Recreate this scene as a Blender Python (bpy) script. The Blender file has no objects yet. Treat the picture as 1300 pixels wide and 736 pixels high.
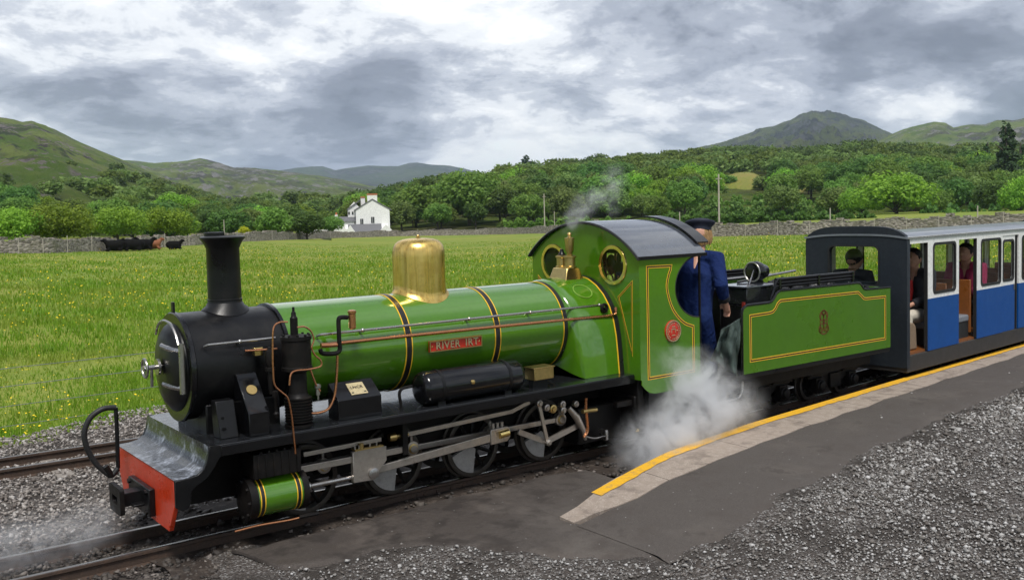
import bpy, bmesh, math, random
import numpy as np
from mathutils import Vector, Matrix
from mathutils.geometry import tessellate_polygon

PI = math.pi
R = math.radians
sc = bpy.context.scene
col = sc.collection
random.seed(7)
RNG = np.random.default_rng(11)

# ------------------------------------------------------------------ camera
YAW, PITCH, ROLL, FPX, CY = 0.6489, -0.06186, -0.02533, 1224.2, 344.07
FW = np.array([math.sin(YAW)*math.cos(PITCH), math.cos(YAW)*math.cos(PITCH), math.sin(PITCH)])
_r0 = np.array([math.cos(YAW), -math.sin(YAW), 0.0]); _u0 = np.cross(_r0, FW)
RT = _r0*math.cos(ROLL) + _u0*math.sin(ROLL)
UP = -_r0*math.sin(ROLL) + _u0*math.cos(ROLL)
CAM = np.array([-1.75, -6.04, 1.95])
cd = bpy.data.cameras.new('camera'); cam = bpy.data.objects.new('camera', cd); col.objects.link(cam)
m = Matrix.Identity(4)
for i in range(3):
    m[i][0] = RT[i]; m[i][1] = UP[i]; m[i][2] = -FW[i]; m[i][3] = CAM[i]
cam.matrix_world = m
cd.sensor_width = 36; cd.lens = FPX/1300*36; cd.shift_y = -(368-CY)/1300
cd.clip_start = 0.05; cd.clip_end = 30000
sc.camera = cam
def ray(x, y): return FW + RT*(x-650)/FPX + UP*(CY-y)/FPX
def atz(x, y, z=0.0): d = ray(x, y); return CAM + d*((z-CAM[2])/d[2])
def aty(x, y, Y): d = ray(x, y); return CAM + d*((Y-CAM[1])/d[1])
def atx(x, y, X): d = ray(x, y); return CAM + d*((X-CAM[0])/d[0])
def atd(x, y, D):                      # point at horizontal distance D along the ray
    d = ray(x, y); return CAM + d*(D/math.hypot(d[0], d[1]))
def azpx(x):                           # azimuth of a column near the horizon
    d = ray(x, 280); return math.atan2(d[0], d[1])

# ------------------------------------------------------------------ sky, sun, exposure
SUN_EL, SUN_AZ = R(60), R(215)         # azimuth of the sun, clockwise from +Y
w = bpy.data.worlds.new('World'); sc.world = w; w.use_nodes = True
nt = w.node_tree; N = nt.nodes; N.clear(); LK = nt.links.new
def nd(t, **k):
    n = N.new(t)
    for a, b in k.items(): setattr(n, a, b)
    return n
def mth(op, a=None, b=None, c=None):
    n = nd('ShaderNodeMath', operation=op)
    for i, v in enumerate((a, b, c)):
        if v is None: continue
        if isinstance(v, (int, float)): n.inputs[i].default_value = v
        else: LK(v, n.inputs[i])
    return n.outputs[0]
sky = nd('ShaderNodeTexSky', sky_type='NISHITA', sun_disc=False, sun_elevation=SUN_EL, sun_rotation=SUN_AZ)
tc = nd('ShaderNodeTexCoord'); sx = nd('ShaderNodeSeparateXYZ'); LK(tc.outputs['Generated'], sx.inputs[0])
zz = mth('ADD', mth('MAXIMUM', sx.outputs[2], 0.0), 0.30)
cx = nd('ShaderNodeCombineXYZ'); LK(mth('DIVIDE', sx.outputs[0], zz), cx.inputs[0]); LK(mth('DIVIDE', sx.outputs[1], zz), cx.inputs[1])
cx.inputs[2].default_value = 3.7
def noise(vec, scale, det=6, rough=.55, dist=0.0, lac=2.0):
    n = nd('ShaderNodeTexNoise'); n.inputs['Scale'].default_value = scale; n.inputs['Detail'].default_value = det
    n.inputs['Roughness'].default_value = rough; n.inputs['Distortion'].default_value = dist; LK(vec, n.inputs['Vector']); return n.outputs['Fac']
def mr(v, a, b, c=0.0, d=1.0, smooth=True):
    n = nd('ShaderNodeMapRange'); n.interpolation_type = 'SMOOTHSTEP' if smooth else 'LINEAR'
    LK(v, n.inputs['Value'])
    for k, x in zip(('From Min', 'From Max', 'To Min', 'To Max'), (a, b, c, d)): n.inputs[k].default_value = x
    return n.outputs[0]
CLOFF = (11.3, 2.7, 0.0)
mp = nd('ShaderNodeVectorMath', operation='ADD'); LK(cx.outputs[0], mp.inputs[0]); mp.inputs[1].default_value = CLOFF
n1 = noise(mp.outputs[0], 1.7, 12, .60, 0.25)
n2 = noise(mp.outputs[0], 5.2, 10, .66, 0.35)
n3 = noise(mp.outputs[0], 0.6, 3, .5, 0.0)
body = mth('ADD', mth('ADD', mth('MULTIPLY', n1, .62), mth('MULTIPLY', n2, .26)), mth('MULTIPLY', n3, .3))
cloud = nd('ShaderNodeValToRGB'); LK(mr(body, .475, .705, 0, 1, False), cloud.inputs[0])
cr = cloud.color_ramp; cr.interpolation = 'EASE'
SKC = [(0.0, (5.9, 5.95, 6.0)), (0.20, (4.9, 5.05, 5.3)), (0.36, (3.35, 3.55, 4.0)), (0.54, (2.3, 2.5, 2.98)), (0.78, (1.42, 1.58, 1.98)), (1.0, (1.05, 1.18, 1.52))]
while len(cr.elements) < len(SKC): cr.elements.new(0.5)
for e, (p, c) in zip(cr.elements, SKC): e.position = p; e.color = (*[x/10 for x in c], 1)
gap = mr(n1, .30, .40, 1.0, 0.0)
mixs = nd('ShaderNodeMix', data_type='RGBA'); LK(mth('MULTIPLY', gap, .55), mixs.inputs['Factor'])
cs = nd('ShaderNodeVectorMath', operation='SCALE'); LK(cloud.outputs[0], cs.inputs[0]); cs.inputs['Scale'].default_value = 10.0
LK(cs.outputs[0], mixs.inputs['A']); LK(sky.outputs[0], mixs.inputs['B'])
bg = nd('ShaderNodeBackground'); bg.inputs['Strength'].default_value = 0.085; LK(mixs.outputs['Result'], bg.inputs['Color'])
wo = nd('ShaderNodeOutputWorld'); LK(bg.outputs[0], wo.inputs['Surface'])

sl = bpy.data.lights.new('sun', 'SUN'); sl.energy = 1.5; sl.angle = R(14); sl.color = (1.0, .96, .9)
so = bpy.data.objects.new('sun', sl); col.objects.link(so)
sdir = Vector((math.sin(SUN_AZ)*math.cos(SUN_EL), math.cos(SUN_AZ)*math.cos(SUN_EL), math.sin(SUN_EL)))
so.rotation_euler = sdir.to_track_quat('Z', 'Y').to_euler(); so.location = sdir*60
sc.view_settings.view_transform = 'Standard'; sc.view_settings.look = 'None'
sc.view_settings.exposure = 1.28; sc.view_settings.gamma = 1.0
sc.cycles.max_bounces = 7; sc.cycles.volume_bounces = 4; sc.cycles.use_denoising = True
sc.cycles.transparent_max_bounces = 12; sc.cycles.caustics_reflective = False; sc.cycles.caustics_refractive = False
sc.cycles.sample_clamp_indirect = 6

# ------------------------------------------------------------------ materials
MATS = {}
HAZE = 1.0e-4
def newmat(name):
    global nt, N, LK
    mm = bpy.data.materials.new(name); mm.use_nodes = True; MATS[name] = mm
    nt = mm.node_tree; N = nt.nodes; N.clear(); LK = nt.links.new
    o = nd('ShaderNodeOutputMaterial'); return mm, o
def rgb3(c): return (*c, 1.0)
def mixc(fac, a, b, blend='MIX'):
    n = nd('ShaderNodeMix', data_type='RGBA'); n.blend_type = blend
    if isinstance(fac, (int, float)): n.inputs['Factor'].default_value = fac
    else: LK(fac, n.inputs['Factor'])
    for k, v in (('A', a), ('B', b)):
        if isinstance(v, tuple): n.inputs[k].default_value = rgb3(v)
        else: LK(v, n.inputs[k])
    return n.outputs['Result']
def bsdf(out, colr, rough=.5, metal=0.0, coat=0.0, spec=.5, normal=None, **kw):
    b = nd('ShaderNodeBsdfPrincipled')
    for k, v in (('Base Color', colr), ('Roughness', rough), ('Metallic', metal), ('Coat Weight', coat), ('Specular IOR Level', spec)):
        if isinstance(v, tuple): b.inputs[k].default_value = rgb3(v)
        elif isinstance(v, (int, float)): b.inputs[k].default_value = v
        else: LK(v, b.inputs[k])
    for k, v in kw.items(): b.inputs[k.replace('_', ' ')].default_value = v
    if normal is not None: LK(normal, b.inputs['Normal'])
    LK(b.outputs[0], out.inputs['Surface']); return b
def bump(h, strength=.3, dist=.01):
    b = nd('ShaderNodeBump'); b.inputs['Strength'].default_value = strength; b.inputs['Distance'].default_value = dist
    LK(h, b.inputs['Height']); return b.outputs[0]
def pos(): return nd('ShaderNodeNewGeometry').outputs['Position']
def P(name, c, rough=.5, metal=0.0, coat=0.0, dirt=None, dirt_scale=9, dirt_amt=.35, bstr=0.0, bscale=60, rvar=.12, spec=.5, vary=.12):
    """painted / metal surface with grime, tone variation and slight unevenness (colour wear and painted sheen on the front apron)"""
    mm, o = newmat(name); p = pos()
    a = noise(p, dirt_scale, 6, .62)
    b = noise(p, dirt_scale*7, 4, .6)
    base = mixc(mr(b, .3, .7), tuple(x*(1-vary) for x in c), tuple(min(1, x*(1+vary)) for x in c))
    if dirt is not None:
        f = mth('MULTIPLY', mr(mth('ADD', mth('MULTIPLY', a, .7), mth('MULTIPLY', b, .3)), .48, .72), dirt_amt)
        base = mixc(f, base, dirt)
    rg = mr(a, .3, .7, max(.03, rough-rvar), min(1, rough+rvar), False)
    nrm = bump(noise(p, bscale, 3, .6), bstr, .004) if bstr else None
    bsdf(o, base, rg, metal, coat, spec, nrm); return mm
GREEN = P('engine_green', (.064, .180, .0065), .14, 0, 1.0, (.05, .12, .02), 5, .2, .02, 4, .05, vary=.05)
GREEN2 = P('tender_green', (.056, .155, .0045), .3, 0, .2, (.05, .12, .01), 2, .25, .02, 4, .08, vary=.06)
BLACK = P('smokebox_black', (.0045, .0045, .0052), .36, 0, .0, (.022, .019, .017), 7, .3, .12, 90, spec=.32)
BLACKG = P('gloss_black', (.0042, .0042, .005), .17, 0, .0, (.014, .013, .012), 9, .3, .04, 30, .06, spec=.5)
BLACKW = P('wet_black', (.012, .013, .015), .2, 0, .3, (.06, .06, .06), 14, .3, .25, 40, .1)
SCALE = P('painted_sheen_black', (.02, .022, .026), .3, 0, .2, (.42, .46, .54), 7, 1.0, .3, 30, .15)  # pale blotches paint the wet sky reflection into the apron's base colour
GRIME = P('grimy_frame', (.006, .0052, .005), .5, 0, 0, (.026, .019, .014), 10, .5, .2, 120, spec=.22)
BRASS = P('polished_brass', (.86, .64, .24), .16, 1, 0, (.35, .2, .06), 6, .45, .05, 8, .06)
BRASSD = P('dull_brass', (.55, .40, .16), .36, 1, 0, (.16, .11, .05), 14, .5, .1, 60)
mm, o = newmat('brushed_brass'); p = pos(); BRASSB = mm
st = nd('ShaderNodeVectorMath', operation='MULTIPLY'); LK(p, st.inputs[0]); st.inputs[1].default_value = (1, 1, .06)
a = noise(st.outputs[0], 45, 5, .65); b = noise(p, 7, 5, .6); c3 = noise(p, 26, 4, .6)
cb = mixc(mr(a, .3, .7), (.70, .46, .12), (.86, .62, .20)); cb = mixc(mr(b, .5, .68, 0, .5), cb, (.52, .31, .07)); cb = mixc(mr(c3, .55, .7, 0, .3), cb, (.45, .28, .08))
bsdf(o, cb, mr(a, .3, .7, .24, .36, False), 1.0, 0, .5, bump(a, .12, .002))
COPPER = P('copper_pipe', (.62, .27, .13), .28, 1, 0, (.28, .13, .07), 12, .5, .05, 60)
STEEL = P('bright_steel', (.48, .46, .44), .3, 1, 0, (.14, .10, .07), 11, .55, .1, 100)
RODST = P('oiled_rod_steel', (.46, .42, .375), .36, .85, 0, (.16, .115, .08), 9, .6, .1, 120)
RAILST = P('rail_head', (.30, .28, .26), .3, 1, 0, (.12, .08, .06), 6, .4, .05, 60)
RAILRU = P('rail_rust', (.055, .035, .025), .8, 0, 0, (.12, .07, .045), 12, .6, .4, 90)
RED = P('beam_red', (.60, .045, .010), .34, 0, .25, (.22, .06, .04), 6, .55, .1, 40)
REDPL = P('plate_red', (.55, .03, .015), .35, 0, .1, (.3, .03, .02), 10, .3)
YEL = P('lining_yellow', (.85, .50, .03), .4, vary=.05)
LBLK = P('lining_black', (.012, .012, .012), .35)
MAROON = P('emblem_maroon', (.13, .032, .012), .4)
ROOFG = P('cab_roof_grey', (.062, .070, .088), .2, 0, .9, (.045, .05, .062), 2.5, .35, .05, 10)
GLASS_M, o = newmat('window_glass')
gl = nd('ShaderNodeBsdfGlass'); gl.inputs['Roughness'].default_value = 0; gl.inputs['IOR'].default_value = 1.02
tr = nd('ShaderNodeBsdfTransparent'); tr.inputs[0].default_value = (.93, .95, .94, 1)
gs = nd('ShaderNodeBsdfGlossy'); gs.inputs['Roughness'].default_value = .02
fr = nd('ShaderNodeFresnel'); fr.inputs[0].default_value = 1.45
gb = nd('ShaderNodeNewGeometry'); mx = nd('ShaderNodeMixShader'); LK(mth('MULTIPLY', fr.outputs[0], mth('SUBTRACT', 1.0, gb.outputs['Backfacing'])), mx.inputs[0]); LK(tr.outputs[0], mx.inputs[1]); LK(gs.outputs[0], mx.inputs[2]); LK(mx.outputs[0], o.inputs['Surface'])
N.remove(gl)
WHITE = P('coach_white', (.80, .80, .78), .4, 0, .1, (.45, .43, .4), 4, .3)
BLUE = P('coach_blue', (.001, .062, .26), .38, 0, .1, (.006, .055, .18), 3, .4, vary=.06, spec=.25)
SLATE = P('coach_end_slate', (.017, .022, .029), .5, 0, 0, (.03, .034, .038), 4, .4, spec=.3)
COACHROOF = P('coach_roof_grey', (.16, .175, .20), .35, 0, .3, (.11, .12, .13), 1.2, .4)
CHBLACK = P('underframe_black', (.028, .025, .023), .6, 0, 0, (.06, .05, .04), 6, .5, .1, 60)
RUBBER = P('rubber_black', (.012, .012, .012), .6)
WOOD = P('varnished_wood', (.22, .075, .018), .35, 0, .3, (.1, .03, .01), 7, .6)
CUSH = P('seat_grey', (.16, .17, .19), .8)
TARP = P('canvas_sheet', (.035, .055, .048), .8, 0, 0, (.06, .08, .07), 8, .4, .2, 30)
COAL = P('coal_black', (.01, .01, .011), .45, 0, 0, (.03, .03, .03), 30, .5, .8, 40)
SKIN = P('skin', (.50, .27, .19), .5, spec=.3, vary=.06)
HAIR = P('sandy_hair', (.30, .18, .075), .65, bstr=.6, bscale=120)
HAIRD = P('dark_hair', (.012, .009, .008), .6, bstr=.6, bscale=120)
NAVY = P('blue_overalls', (.005, .015, .075), .85, 0, 0, (.010, .024, .075), 12, .5, .9, 22, spec=.2)
CAPB = P('cap_navy', (.010, .014, .032), .7)
PEAK = P('cap_peak', (.008, .009, .014), .22, 0, .5)
CUFF = P('cuff_black', (.012, .012, .014), .85)
for nm_c, cc, c2 in (('blue_overalls', (.006, .018, .088), (.009, .024, .098)),):
    mm, o = newmat(nm_c+'_creased'); p = pos(); wv = nd('ShaderNodeTexWave'); wv.inputs['Scale'].default_value = 5.5; wv.inputs['Distortion'].default_value = 9; wv.inputs['Detail'].default_value = 4; wv.inputs['Detail Scale'].default_value = 1.6; LK(p, wv.inputs['Vector'])
    h = mth('ADD', mth('MULTIPLY', wv.outputs['Fac'], .7), noise(p, 16, 5, .6)); bsdf(o, mixc(mr(noise(p, 7, 6, .65), .42, .66), cc, c2), .85, 0, 0, .2, bump(h, .45, .02)); NAVY = mm
JACKET = P('dark_jacket', (.018, .019, .026), .8)
PINK = P('pink_top', (.30, .012, .07), .8)
REDC = P('red_shirt', (.55, .02, .02), .8)
PALE = P('pale_trousers', (.55, .50, .42), .85)

def ground_mat(name, cols, scale, bstr, bdist, rough=.9, patch=None, detail=8):
    mm, o = newmat(name); p = pos()
    a = noise(p, scale, detail, .6); b = noise(p, scale*.13, 5, .6)
    c = mixc(mr(a, .35, .65), cols[0], cols[1]); c = mixc(mr(b, .42, .62), c, cols[2])
    if patch: c = mixc(mth('MULTIPLY', mr(noise(p, patch[0], 6, .65), .5, .62), patch[2]), c, patch[1])
    bsdf(o, c, rough, 0, 0, .3, bump(a, bstr, bdist)); return mm
def stone_ground(name, cols, scale, bstr=.9, dist=.02, wet=None):
    mm, o = newmat(name); p = pos()
    v = nd('ShaderNodeTexVoronoi'); v.inputs['Scale'].default_value = scale; LK(p, v.inputs['Vector'])
    sp = nd('ShaderNodeSeparateColor'); LK(v.outputs['Color'], sp.inputs[0])
    r = nd('ShaderNodeValToRGB'); LK(sp.outputs[0], r.inputs[0])
    while len(r.color_ramp.elements) < len(cols): r.color_ramp.elements.new(.5)
    for e, (q, c) in zip(r.color_ramp.elements, cols): e.position = q; e.color = rgb3(c)
    c = mixc(mr(noise(p, 2.2, 6, .65), .40, .62), r.outputs[0], (.05, .042, .036))
    h = mth('SUBTRACT', 1.0, v.outputs['Distance'])
    bsdf(o, c, .85, 0, 0, .35, bump(h, bstr, dist)); return mm
mm, o = newmat('tarmac'); p = pos(); TARMAC = mm
a = noise(p, 170, 6, .65); b = noise(p, 5, 6, .62); c3 = noise(p, 1.3, 6, .65)
sp3 = nd('ShaderNodeSeparateXYZ'); LK(p, sp3.inputs[0])
ct = mixc(mr(a, .35, .68), (.056, .048, .043), (.100, .087, .078)); ct = mixc(mr(b, .48, .66, 0, .5), ct, (.064, .052, .045)); ct = mixc(mr(c3, .50, .66, 0, .55), ct, (.115, .100, .088)); ct = mixc(mr(noise(p, 2.6, 7, .7), .57, .66, 0, .6), ct, (.040, .033, .029))
co_ = mixc(mr(a, .35, .65), (.040, .033, .029), (.085, .072, .063)); co_ = mixc(mr(b, .45, .62, 0, .75), co_, (.023, .018, .0155)); co_ = mixc(mr(c3, .52, .66, 0, .6), co_, (.125, .105, .09))
mxf = mr(mth('ADD', mth('SUBTRACT', sp3.outputs[0], mth('MULTIPLY', sp3.outputs[1], .9)), mth('MULTIPLY', c3, 2.4)), 3.7, 5.3)
fl = nd('ShaderNodeTexVoronoi'); fl.inputs['Scale'].default_value = 11; LK(p, fl.inputs['Vector'])
ca = mixc(mxf, co_, ct); ca = mixc(mr(fl.outputs['Distance'], .045, .06, .8, 0), ca, (.34, .33, .32))
bsdf(o, ca, mr(mth('ADD', b, mth('MULTIPLY', mxf, .3)), .3, .75, .45, .9), 0, 0, .35, bump(mth('ADD', a, mth('MULTIPLY', b, .8)), .6, .005))
CONC = ground_mat('edging_concrete', ((.24, .195, .16), (.40, .34, .29), (.28, .23, .19)), 130, .6, .004, .9, (5, (.12, .095, .08), .5))
YLINE = P('platform_yellow', (.72, .39, .012), .7, 0, 0, (.30, .20, .10), 22, .95, .4, 150)
YARD = stone_ground('yard_gravel_bed', [(0, (.05, .041, .036)), (.5, (.095, .080, .070)), (.8, (.17, .155, .145)), (1, (.36, .35, .34))], 85)
BALLBED = stone_ground('ballast_bed', [(0, (.05, .043, .038)), (.4, (.10, .087, .077)), (.7, (.17, .15, .135)), (1, (.26, .24, .22))], 30)
DIRT = ground_mat('cinder_dirt', ((.022, .017, .014), (.06, .046, .037), (.035, .026, .021)), 60, .8, .01, .85, (14, (.11, .09, .075), .5))
def stone_mat(name, cols, wet=.7):
    mm, o = newmat(name); g = nd('ShaderNodeNewGeometry')
    r = nd('ShaderNodeValToRGB'); LK(g.outputs['Random Per Island'], r.inputs[0])
    while len(r.color_ramp.elements) < len(cols): r.color_ramp.elements.new(.5)
    for e, (q, c) in zip(r.color_ramp.elements, cols): e.position = q; e.color = rgb3(c)
    c = mixc(mr(noise(g.outputs['Position'], 90, 3, .6), .3, .7, 0, .45), r.outputs[0], (.09, .08, .07))
    bsdf(o, c, wet, 0, 0, .4); return mm
YSTONE = stone_mat('yard_stone', [(0, (.10, .085, .075)), (.35, (.18, .165, .152)), (.7, (.33, .32, .305)), (1, (.60, .59, .58))])
BSTONE = stone_mat('ballast_stone', [(0, (.09, .075, .065)), (.35, (.22, .19, .17)), (.7, (.37, .335, .305)), (1, (.52, .49, .46))])
DSTONE = stone_mat('dark_ballast_stone', [(0, (.018, .015, .013)), (.5, (.05, .04, .034)), (.85, (.10, .085, .072)), (1, (.24, .21, .19))])
def wallstone():
    mm, o = newmat('dry_stone'); p = pos()
    v = nd('ShaderNodeTexVoronoi'); v.inputs['Scale'].default_value = 4.6
    ms = nd('ShaderNodeVectorMath', operation='MULTIPLY'); LK(p, ms.inputs[0]); ms.inputs[1].default_value = (1, 1, 1.6); LK(ms.outputs[0], v.inputs['Vector'])
    sp = nd('ShaderNodeSeparateColor'); LK(v.outputs['Color'], sp.inputs[0])
    c = mixc(sp.outputs[0], (.13, .115, .10), (.36, .325, .285)); c = mixc(mr(noise(p, 1.2, 5), .5, .65, 0, .6), c, (.16, .15, .10))
    bsdf(o, c, .95, 0, 0, .2, bump(mth('SUBTRACT', 1, v.outputs['Distance']), .9, .06)); return mm
DRYST = wallstone()
FENCEW = P('weathered_wood', (.24, .215, .19), .9, 0, 0, (.10, .09, .08), 6, .5)
POLEW = P('pale_pole', (.42, .38, .33), .85, 0, 0, (.2, .18, .15), 3, .4)
WIRE = P('fence_wire', (.42, .43, .44), .4, 1)
HWHITE = P('white_render', (.80, .80, .78), .8, 0, 0, (.6, .6, .57), .8, .35)
HSLATE = P('slate_roof', (.13, .13, .14), .7, 0, 0, (.2, .2, .2), 2, .5)
TERRA = P('terracotta', (.42, .14, .06), .8)
PANE = P('dark_pane', (.02, .022, .026), .12)
COWB = P('black_cow', (.004, .0035, .0035), .8, spec=.12)
COWR = P('brown_cow', (.22, .075, .025), .7)
def leafmat(name, a, b, c, trans=.42):
    a, b, c = [tuple(x*1.15 for x in q) for q in (a, b, c)]
    mm, o = newmat(name); g = nd('ShaderNodeNewGeometry'); oi = nd('ShaderNodeObjectInfo')
    k = mixc(g.outputs['Random Per Island'], a, b)
    k = mixc(mr(noise(g.outputs['Position'], .55, 4, .6), .42, .68), k, c)
    hs = nd('ShaderNodeHueSaturation'); LK(k, hs.inputs['Color'])
    LK(mr(oi.outputs['Random'], 0, 1, .475, .52, False), hs.inputs['Hue']); LK(mr(oi.outputs['Random'], 0, 1, .72, 1.3, False), hs.inputs['Value'])
    d = nd('ShaderNodeBsdfPrincipled'); LK(hs.outputs[0], d.inputs['Base Color']); d.inputs['Roughness'].default_value = .6; d.inputs['Specular IOR Level'].default_value = .25
    t = nd('ShaderNodeBsdfTranslucent'); LK(hs.outputs[0], t.inputs[0])
    x = nd('ShaderNodeMixShader'); x.inputs[0].default_value = trans; LK(d.outputs[0], x.inputs[1]); LK(t.outputs[0], x.inputs[2]); LK(x.outputs[0], o.inputs['Surface']); return mm
LEAF_MID = leafmat('leaf_mid', (.115, .205, .034), (.19, .295, .055), (.085, .165, .028))
LEAF_DARK = leafmat('leaf_dark', (.07, .145, .03), (.12, .215, .045), (.05, .11, .024))
LEAF_LIGHT = leafmat('leaf_light', (.16, .28, .028), (.26, .42, .045), (.11, .22, .024))
LEAF_OLIVE = leafmat('leaf_olive', (.13, .20, .05), (.20, .28, .075), (.10, .16, .036))
LEAF_PINE = leafmat('leaf_pine', (.03, .065, .022), (.05, .10, .034), (.02, .045, .018), .2)
LEAF_GOLD = leafmat('leaf_gold', (.34, .38, .02), (.5, .5, .025), (.22, .28, .02))
BARK = P('bark', (.07, .055, .042), .95, bstr=.6, bscale=4, dirt=(.03, .025, .02), dirt_scale=1)
def grassmat(name, cols, patchs=.35):
    mm, o = newmat(name); p = pos()
    a = noise(p, 1.1, 7, .7); b = noise(p, .09, 5, .6); c3 = noise(p, 7.0, 4, .7)
    c = mixc(mr(a, .35, .66), cols[0], cols[1]); c = mixc(mr(b, .40, .62, 0, .8), c, cols[2]); c = mixc(mr(c3, .52, .7, 0, .5), c, cols[3])
    v = nd('ShaderNodeTexVoronoi'); v.inputs['Scale'].default_value = 1.7; LK(p, v.inputs['Vector'])
    f = mth('MULTIPLY', mr(v.outputs['Distance'], .10, .22, 1, 0), mr(noise(p, .22, 4, .6), .45, .62, .1, .8))
    c = mixc(f, c, (.40, .36, .02))
    bsdf(o, c, .9, 0, 0, .15, bump(a, .6, .15)); return mm
MEADOW = grassmat('meadow', ((.135, .20, .028), (.19, .245, .040), (.235, .245, .050), (.10, .165, .022)))
def blade_mat():
    mm, o = newmat('grass_blade'); g = nd('ShaderNodeNewGeometry')
    k = mixc(g.outputs['Random Per Island'], (.12, .25, .014), (.24, .41, .028))
    k = mixc(mr(noise(g.outputs['Position'], .45, 5, .65), .42, .62, 0, .65), k, (.32, .37, .06))
    d = nd('ShaderNodeBsdfPrincipled'); LK(k, d.inputs['Base Color']); d.inputs['Roughness'].default_value = .55; d.inputs['Specular IOR Level'].default_value = .3
    t = nd('ShaderNodeBsdfTranslucent'); LK(k, t.inputs[0])
    x = nd('ShaderNodeMixShader'); x.inputs[0].default_value = .5; LK(d.outputs[0], x.inputs[1]); LK(t.outputs[0], x.inputs[2]); LK(x.outputs[0], o.inputs['Surface']); return mm
BLADE = blade_mat()
BUTTER = P('buttercup', (.85, .62, .01), .5)
def hillmat(name, g1, g2, brk, rock, sc_=.02, rocky=.5, dark=(.03, .033, .034), dots=.5):
    mm, o = newmat(name); p = pos(); g = nd('ShaderNodeNewGeometry')
    a = noise(p, sc_, 9, .68); b = noise(p, sc_*.28, 6, .6); c3 = noise(p, sc_*3.2, 10, .74); d4 = noise(p, sc_*1.4, 8, .7)
    c = mixc(mr(a, .40, .60), g1, g2); c = mixc(mr(b, .48, .58, 0, .85), c, brk)
    sep = nd('ShaderNodeSeparateXYZ'); LK(g.outputs['Normal'], sep.inputs[0])
    f = mth('MULTIPLY', mth('MAXIMUM', mr(mth('ADD', c3, mth('MULTIPLY', b, .5)), .775, .81), mth('MULTIPLY', mr(sep.outputs[2], .95, .72), mr(c3, .46, .52))), rocky)
    rk = mixc(mr(d4, .47, .55), rock, dark); c = mixc(f, c, rk)  # darker rock tone paints the shadow sides of the crags into the colour
    v = nd('ShaderNodeTexVoronoi'); v.inputs['Scale'].default_value = sc_*3.0; LK(p, v.inputs['Vector'])
    c = mixc(mth('MULTIPLY', mth('MULTIPLY', mr(v.outputs['Distance'], .16, .30, 1, 0), mr(d4, .48, .56)), dots), c, (.030, .055, .016))
    bsdf(o, c, .95, 0, 0, .1, bump(mth('ADD', a, mth('MULTIPLY', c3, .6)), 1.0, .25/sc_)); return mm
HILLNEAR = hillmat('fell_near', (.085, .140, .024), (.155, .195, .045), (.034, .040, .020), (.20, .17, .165), .022, 1.0, (.055, .045, .045), .8)
HILLMID = hillmat('fell_mid', (.095, .15, .03), (.17, .21, .055), (.075, .08, .035), (.23, .22, .21), .014, .95, (.07, .068, .066), .8)
HILLFAR = hillmat('fell_far', (.055, .08, .04), (.09, .11, .06), (.04, .045, .042), (.12, .12, .13), .005, .9, (.03, .033, .04), .3)
HILLPEAK = hillmat('fell_peak', (.065, .085, .028), (.105, .12, .042), (.040, .045, .036), (.075, .076, .08), .010, 1.0, (.018, .020, .024), .5)
HILLWOOD = hillmat('wood_floor', (.05, .09, .018), (.12, .16, .03), (.09, .085, .03), (.1, .09, .07), .05, .2)
CLEAR = grassmat('clearing', ((.13, .17, .03), (.21, .22, .05), (.23, .19, .06), (.08, .11, .02)))
FIELDG = grassmat('far_field', ((.10, .19, .022), (.15, .25, .032), (.15, .23, .03), (.08, .15, .02)))

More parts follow.
